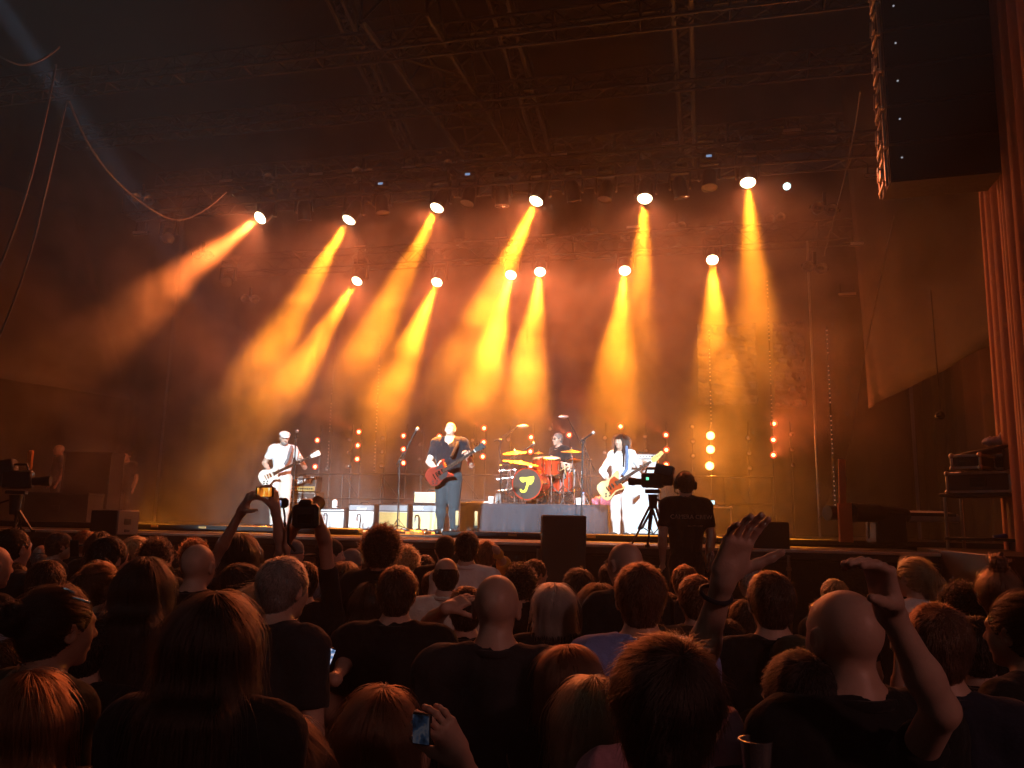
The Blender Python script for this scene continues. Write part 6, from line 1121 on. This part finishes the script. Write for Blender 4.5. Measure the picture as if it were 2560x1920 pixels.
kb = P(2300, 1245, 10.2); t = thing('mixing_desk', 'long pale edged mixing desk in the right wing', 'mixing desk', (kb[0], kb[1], DECK), YAW); m = MB(); m.box((0, 0, .38), (.78, .42, .10), rotx(.12), bev=.02); part('desk', m.mesh('desk', M('grey_desk', (.35, .34, .36), .5), 40), t); m = MB(); m.box((.03, -.20, .40), (.60, .03, .04), rotx(.12)); part('slot', m.mesh('slot', BLACK), t)
for s in (-1, 1): m = MB(); m.cyl((s*.3, 0, 0), (s*.3, 0, .34), .02, n=8); part('leg', m.mesh('leg', BLACK, 40), t)
m = MB(); [m.tube([(-.3+.05*k, .1, .43), (-.3+.05*k, .1, .46)], .006, 5) for k in range(12)]; part('faders', m.mesh('faders', STEEL), t)
# large cylinder rig with an upright post
q0 = P(2118, 1300, 8.9); PLY = M('orange_plywood', (.55, .24, .10), .6, var=.3, scale=6); t = thing('searchlight', 'black cylindrical searchlight rig behind an upright orange board at right', 'searchlight', (q0[0], q0[1], LEDGE)); Lr = lambda px, py, D: P(px, py, D)-np.array(t.location)
m = MB(); a = Lr(2113, 1355, 8.8); b = Lr(2113, 1258, 8.8); m.box((a+b)/2, (.145, .05, np.linalg.norm(b-a)), rotz(YAW), bev=.004); c_ = Lr(2112, 1148, 8.8); m.box((b+c_)/2+vec((-.03, 0, 0)), (.075, .03, np.linalg.norm(c_-b)), rotz(YAW)@roty(.03), bev=.004); part('upright_board', m.mesh('upright_board', PLY, 40), t)
m = MB(); m.cyl(Lr(2068, 1282, 8.95), Lr(2100, 1283, 9.0), .085, .078, n=20); m.cyl(Lr(2100, 1283, 9.0), Lr(2128, 1281, 9.05), .07, n=20); part('nose', m.mesh('nose', BLKPLA, 40), t); m = MB(); m.cyl(Lr(2125, 1281, 9.05), Lr(2195, 1284, 9.25), .105, n=24); m.cyl(Lr(2195, 1284, 9.25), Lr(2262, 1288, 9.45), .098, .085, n=24); m.cyl(Lr(2124, 1281, 9.04), Lr(2134, 1281, 9.07), .112, n=24); part('barrel', m.mesh('barrel', BLKPLA, 40), t)
m = MB(); m.box(Lr(2215, 1320, 9.3), (.36, .3, .36), rotz(YAW), bev=.02); part('ballast_box', m.mesh('ballast_box', BLACK, 40), t); m = MB(); m.tube([Lr(2172, 1345, 9.1), Lr(2172, 1290, 9.1), Lr(2180, 1268, 9.15), Lr(2200, 1265, 9.2)], .010); part('yoke', m.mesh('yoke', DARKMET, 40), t)
dl = P(2352, 1038, 9.8); dark = thing('wing_lamp', 'small round lamp with a red lit rim in the dark right wing', 'lamp', dl); m = MB(); m.lathe([(0, .07), (.03, .065), (.05, .035), (.055, 0), (.048, -.012)], (0, 0, 0), unit(vec((-.8, -.5, -.3))), 18); part('hood', m.mesh('hood', M('glossy_black', (.02, .02, .02), .15, coat=.5), 50), dark); m = MB(); m.lathe([(.046, -.006), (.024, .0), (0, .002)], (0, 0, 0), unit(vec((-.8, -.5, -.3))), 18); part('lens', m.mesh('lens', LGLASS, 50), dark); m = MB(); m.cyl((0, 0, .08), (0, .05, 1.6), .006, n=6); part('hanger', m.mesh('hanger', BLACK), dark)
# lit rack screen behind the operator
m = MB(); p = P(1766, 1256, 15.5); m.box((p[0], p[1], p[2]), (.34, .03, .10), bev=.006); sr = tag(m.build('rack_screen', BLKPLA), 'small bright cyan rack screen at the rear, right of the operator', 'screen'); m = MB(); m.box((p[0], p[1]-.02, p[2]), (.31, .008, .075)); m.build('display', M('cyan_screen', (.3, .6, .7), .3, emis=(.45, .85, 1.), es=1.6, var=0), sr)
flight_case('equipment rack under the cyan screen at the rear right', (p[0]+.15, p[1]+.3, DECK), (.62, .4, p[2]-DECK-.08), 0, SPK)
# ---------------------------------------------------------------- left wing: gear and stage hands dim in the smoke, case edges coloured dark to deepen it
lw = P(235, 1170, 15.5); flight_case('tall equipment rack dim in the smoke of the left wing', (lw[0], lw[1], DECK), (.85, .6, 1.35), .3, SPK, DARKMET); lw2 = P(160, 1250, 14.5); flight_case('low wide trunk dim in the smoke of the left wing', (lw2[0], lw2[1], DECK), (1.1, .6, .55), .3, SPK, DARKMET)
for lab, px, top, D, turn, kw in (('stage hand with a pale paper, dim in the smoke of the left wing', 318, 1132, 18.0, 200, dict(shirt='charcoal', hair='short')), ('stage hand in pale trousers standing deep in the left wing', 150, 1112, 17.5, 150, dict(shirt='grey', hair='bald'))):
    p = P(px, top, D); person(lab, (p[0], p[1], DECK), max(1.6, min(1.9, p[2]-DECK)), math.radians(turn), depth=8., group='stage hands in the left wing', bs=.025, **kw)
m = MB(); [m.box(P(78-9*k, 1150, 14)+vec((0, .03*k, 0)), (.07, .05, .34), bev=.02) for k in range(2)]; tag(m.build('orange_bottles', M('orange_plastic', (.6, .22, .06), .5)), 'pair of upright orange cylinders in the left wing', 'cylinders')
# ---------------------------------------------------------------- things held in the crowd
def phone(label, c, ux, uy, w, h, screen, face=True):
    c = vec(c); ux, uy = unit(ux), unit(uy); nn = np.cross(ux, uy); R_ = np.stack([ux, uy, nn], 1); t = thing('phone', label, 'phone', c, 0, 'phones held up in the crowd'); m = MB(); m.box((0, 0, 0), (w, h, .009), R_, bev=.004); part('body', m.mesh('body', BLKPLA, 40), t)
    m = MB(); m.box(nn*.0046, (w*.80, h*.90, .0012), R_) if w > h else m.box(nn*.0046, (w*.92, h*.88, .0012), R_); part('screen', m.mesh('screen', screen), t); m = MB(); m.box(-nn*.005+ux*w*.35+uy*h*.3, (.018, .018, .003), R_, bev=.002); part('lens', m.mesh('lens', BLACK), t); return t
def screen_mat(name, kind, es):
    m = bpy.data.materials.new(name); m.use_nodes = True; nt = m.node_tree; b = nt.nodes['Principled BSDF']; b.inputs['Base Color'].default_value = (.01, .01, .01, 1); b.inputs['Roughness'].default_value = .15
    tc = nt.nodes.new('ShaderNodeTexCoord'); nz = nt.nodes.new('ShaderNodeTexNoise'); nz.inputs['Scale'].default_value = 38; mp = nt.nodes.new('ShaderNodeMapping'); mp.inputs['Scale'].default_value = (1.6, 1, .35) if kind == 'stage' else (1, 1, 1)
    rp = nt.nodes.new('ShaderNodeValToRGB'); e = rp.color_ramp.elements; cs = [(.30, (.02, .004, 0)), (.5, (.9, .22, .02)), (.62, (1, .5, .06)), (.72, (1, .9, .6))] if kind == 'stage' else [(.35, (.03, .06, .12)), (.5, (.15, .28, .55)), (.58, (.8, .75, .9)), (.7, (.3, .45, .8))]
    e[0].position, e[0].color = cs[0][0], (*cs[0][1], 1); e[1].position, e[1].color = cs[-1][0], (*cs[-1][1], 1)
    for p_, c_ in cs[1:-1]: q = e.new(p_); q.color = (*c_, 1)
    nt.links.new(tc.outputs['Object'], mp.inputs[0]); nt.links.new(mp.outputs[0], nz.inputs['Vector']); nt.links.new(nz.outputs['Fac'], rp.inputs[0]); nt.links.new(rp.outputs[0], b.inputs['Emission Color']); b.inputs['Emission Strength'].default_value = es; m.cycles.emission_sampling = 'NONE'; return m
SCS = screen_mat('stage_picture', 'stage', .9); SCB = screen_mat('blue_picture', 'blue', .9); SCD = M('dark_screen', (.015, .013, .012), .12)
phone('phone filming the band, held sideways above the long haired woman', P(662, 1230, 4.42), RT, UP, .100, .054, SCS)
phone('upright phone with a dark screen by the peaked cap', P(186, 1371, 6.9), RT, UP, .078, .148, SCD)
phone('phone with a blue white picture tilted in a hand, left of centre', P(812, 1641, 3.0), RT*.9-UP*.35, UP*.9+RT*.35, .065, .085, SCB)
phone('phone held upright by the woman with chestnut hair at the bottom', P(1054, 1822, 1.92), RT*.95-FW*.3, UP, .046, .078, screen_mat('dim_picture', 'blue', .03))
c = P(765, 1290, 4.5); t = thing('stills_camera', 'large black stills camera held high by the photographer', 'camera', c); R_ = np.stack([RT, FW, UP], 1); m = MB(); m.box((0, 0, 0), (.150, .07, .135), R_, bev=.02); m.box(UP*.075, (.07, .07, .04), R_, bev=.012); part('body', m.mesh('body', BLKPLA, 40), t); m = MB(); m.cyl(RT*.02+FW*.03+UP*.03, RT*.035+FW*.14+UP*.055, .040, .042, n=16); part('lens', m.mesh('lens', BLACK, 40), t)
m = MB(); m.box(-FW*.036-UP*.01, (.075, .004, .05), R_); part('screen', m.mesh('screen', SCD), t); m = MB(); m.tube([RT*-.075+UP*.03, RT*-.10-UP*.05, RT*-.10-UP*.15, RT*-.06-UP*.2], .008, 6); part('neck_strap', m.mesh('neck_strap', BLACK, 40), t)
c = P(705, 1257, 5.6); t = thing('compact_camera', 'small camera with a lit screen on a stick, next to the raised phone', 'camera', c); m = MB(); m.box((0, 0, 0), (.092, .05, .068), R_, bev=.016); part('body', m.mesh('body', BLKPLA, 40), t); m = MB(); m.box(-RT*.02-FW*.027, (.045, .003, .040), R_); part('screen', m.mesh('screen', SCB), t); m = MB(); m.tube([-UP*.03+RT*.01, -UP*.10+RT*.02, -UP*.35+RT*.01], .007, 6); m.cyl(-UP*.14+RT*.018, -UP*.18+RT*.018, .014, n=8); part('stick', m.mesh('stick', BLACK, 40), t)
m = MB(); w0, w1 = P(1787, 1490, 1.875), P(1806, 1452, 1.868); cc_ = P(1790, 1486, 1.876); a_, b_, d_ = frame(P(1812, 1440, 1.86)-P(1738, 1690, 1.95)); m.tube([cc_+.036*(math.cos(t)*a_+math.sin(t)*b_) for t in np.linspace(0, 6.283, 25)[:-1]], .0055, 8, True); tag(m.build('bracelet', M('dark_band', (.03, .028, .04), .4)), 'dark band around the raised forearm with the open hand', 'bracelet')
m = MB(); cb = P(1893, 1975, 1.75); m.lathe([(0, 0), (.026, 0), (.036, .10), (.038, .105), (.034, .105), (.025, .004)], cb, (0, 0, 1), 18); tag(m.build('drink_cup', M('clear_cup', (.25, .26, .28), .2, trans=.6)), 'clear plastic cup held low at the bottom right', 'cup')
for i, (px, py, D, l) in enumerate(((172, 1473, 2.38, .035), (203, 1497, 2.36, .05))): m = MB(); p = P(px, py, D); m.tube([p-RT*l/2+UP*.004, p+FW*-.006, p+RT*l/2-UP*.012], .004, 6); tag(m.build('hair_clip', CHROME), 'shiny hair clip on the pinned up dark hair, %s one' % ('upper', 'lower')[i], 'hair clip', 'hair clips')
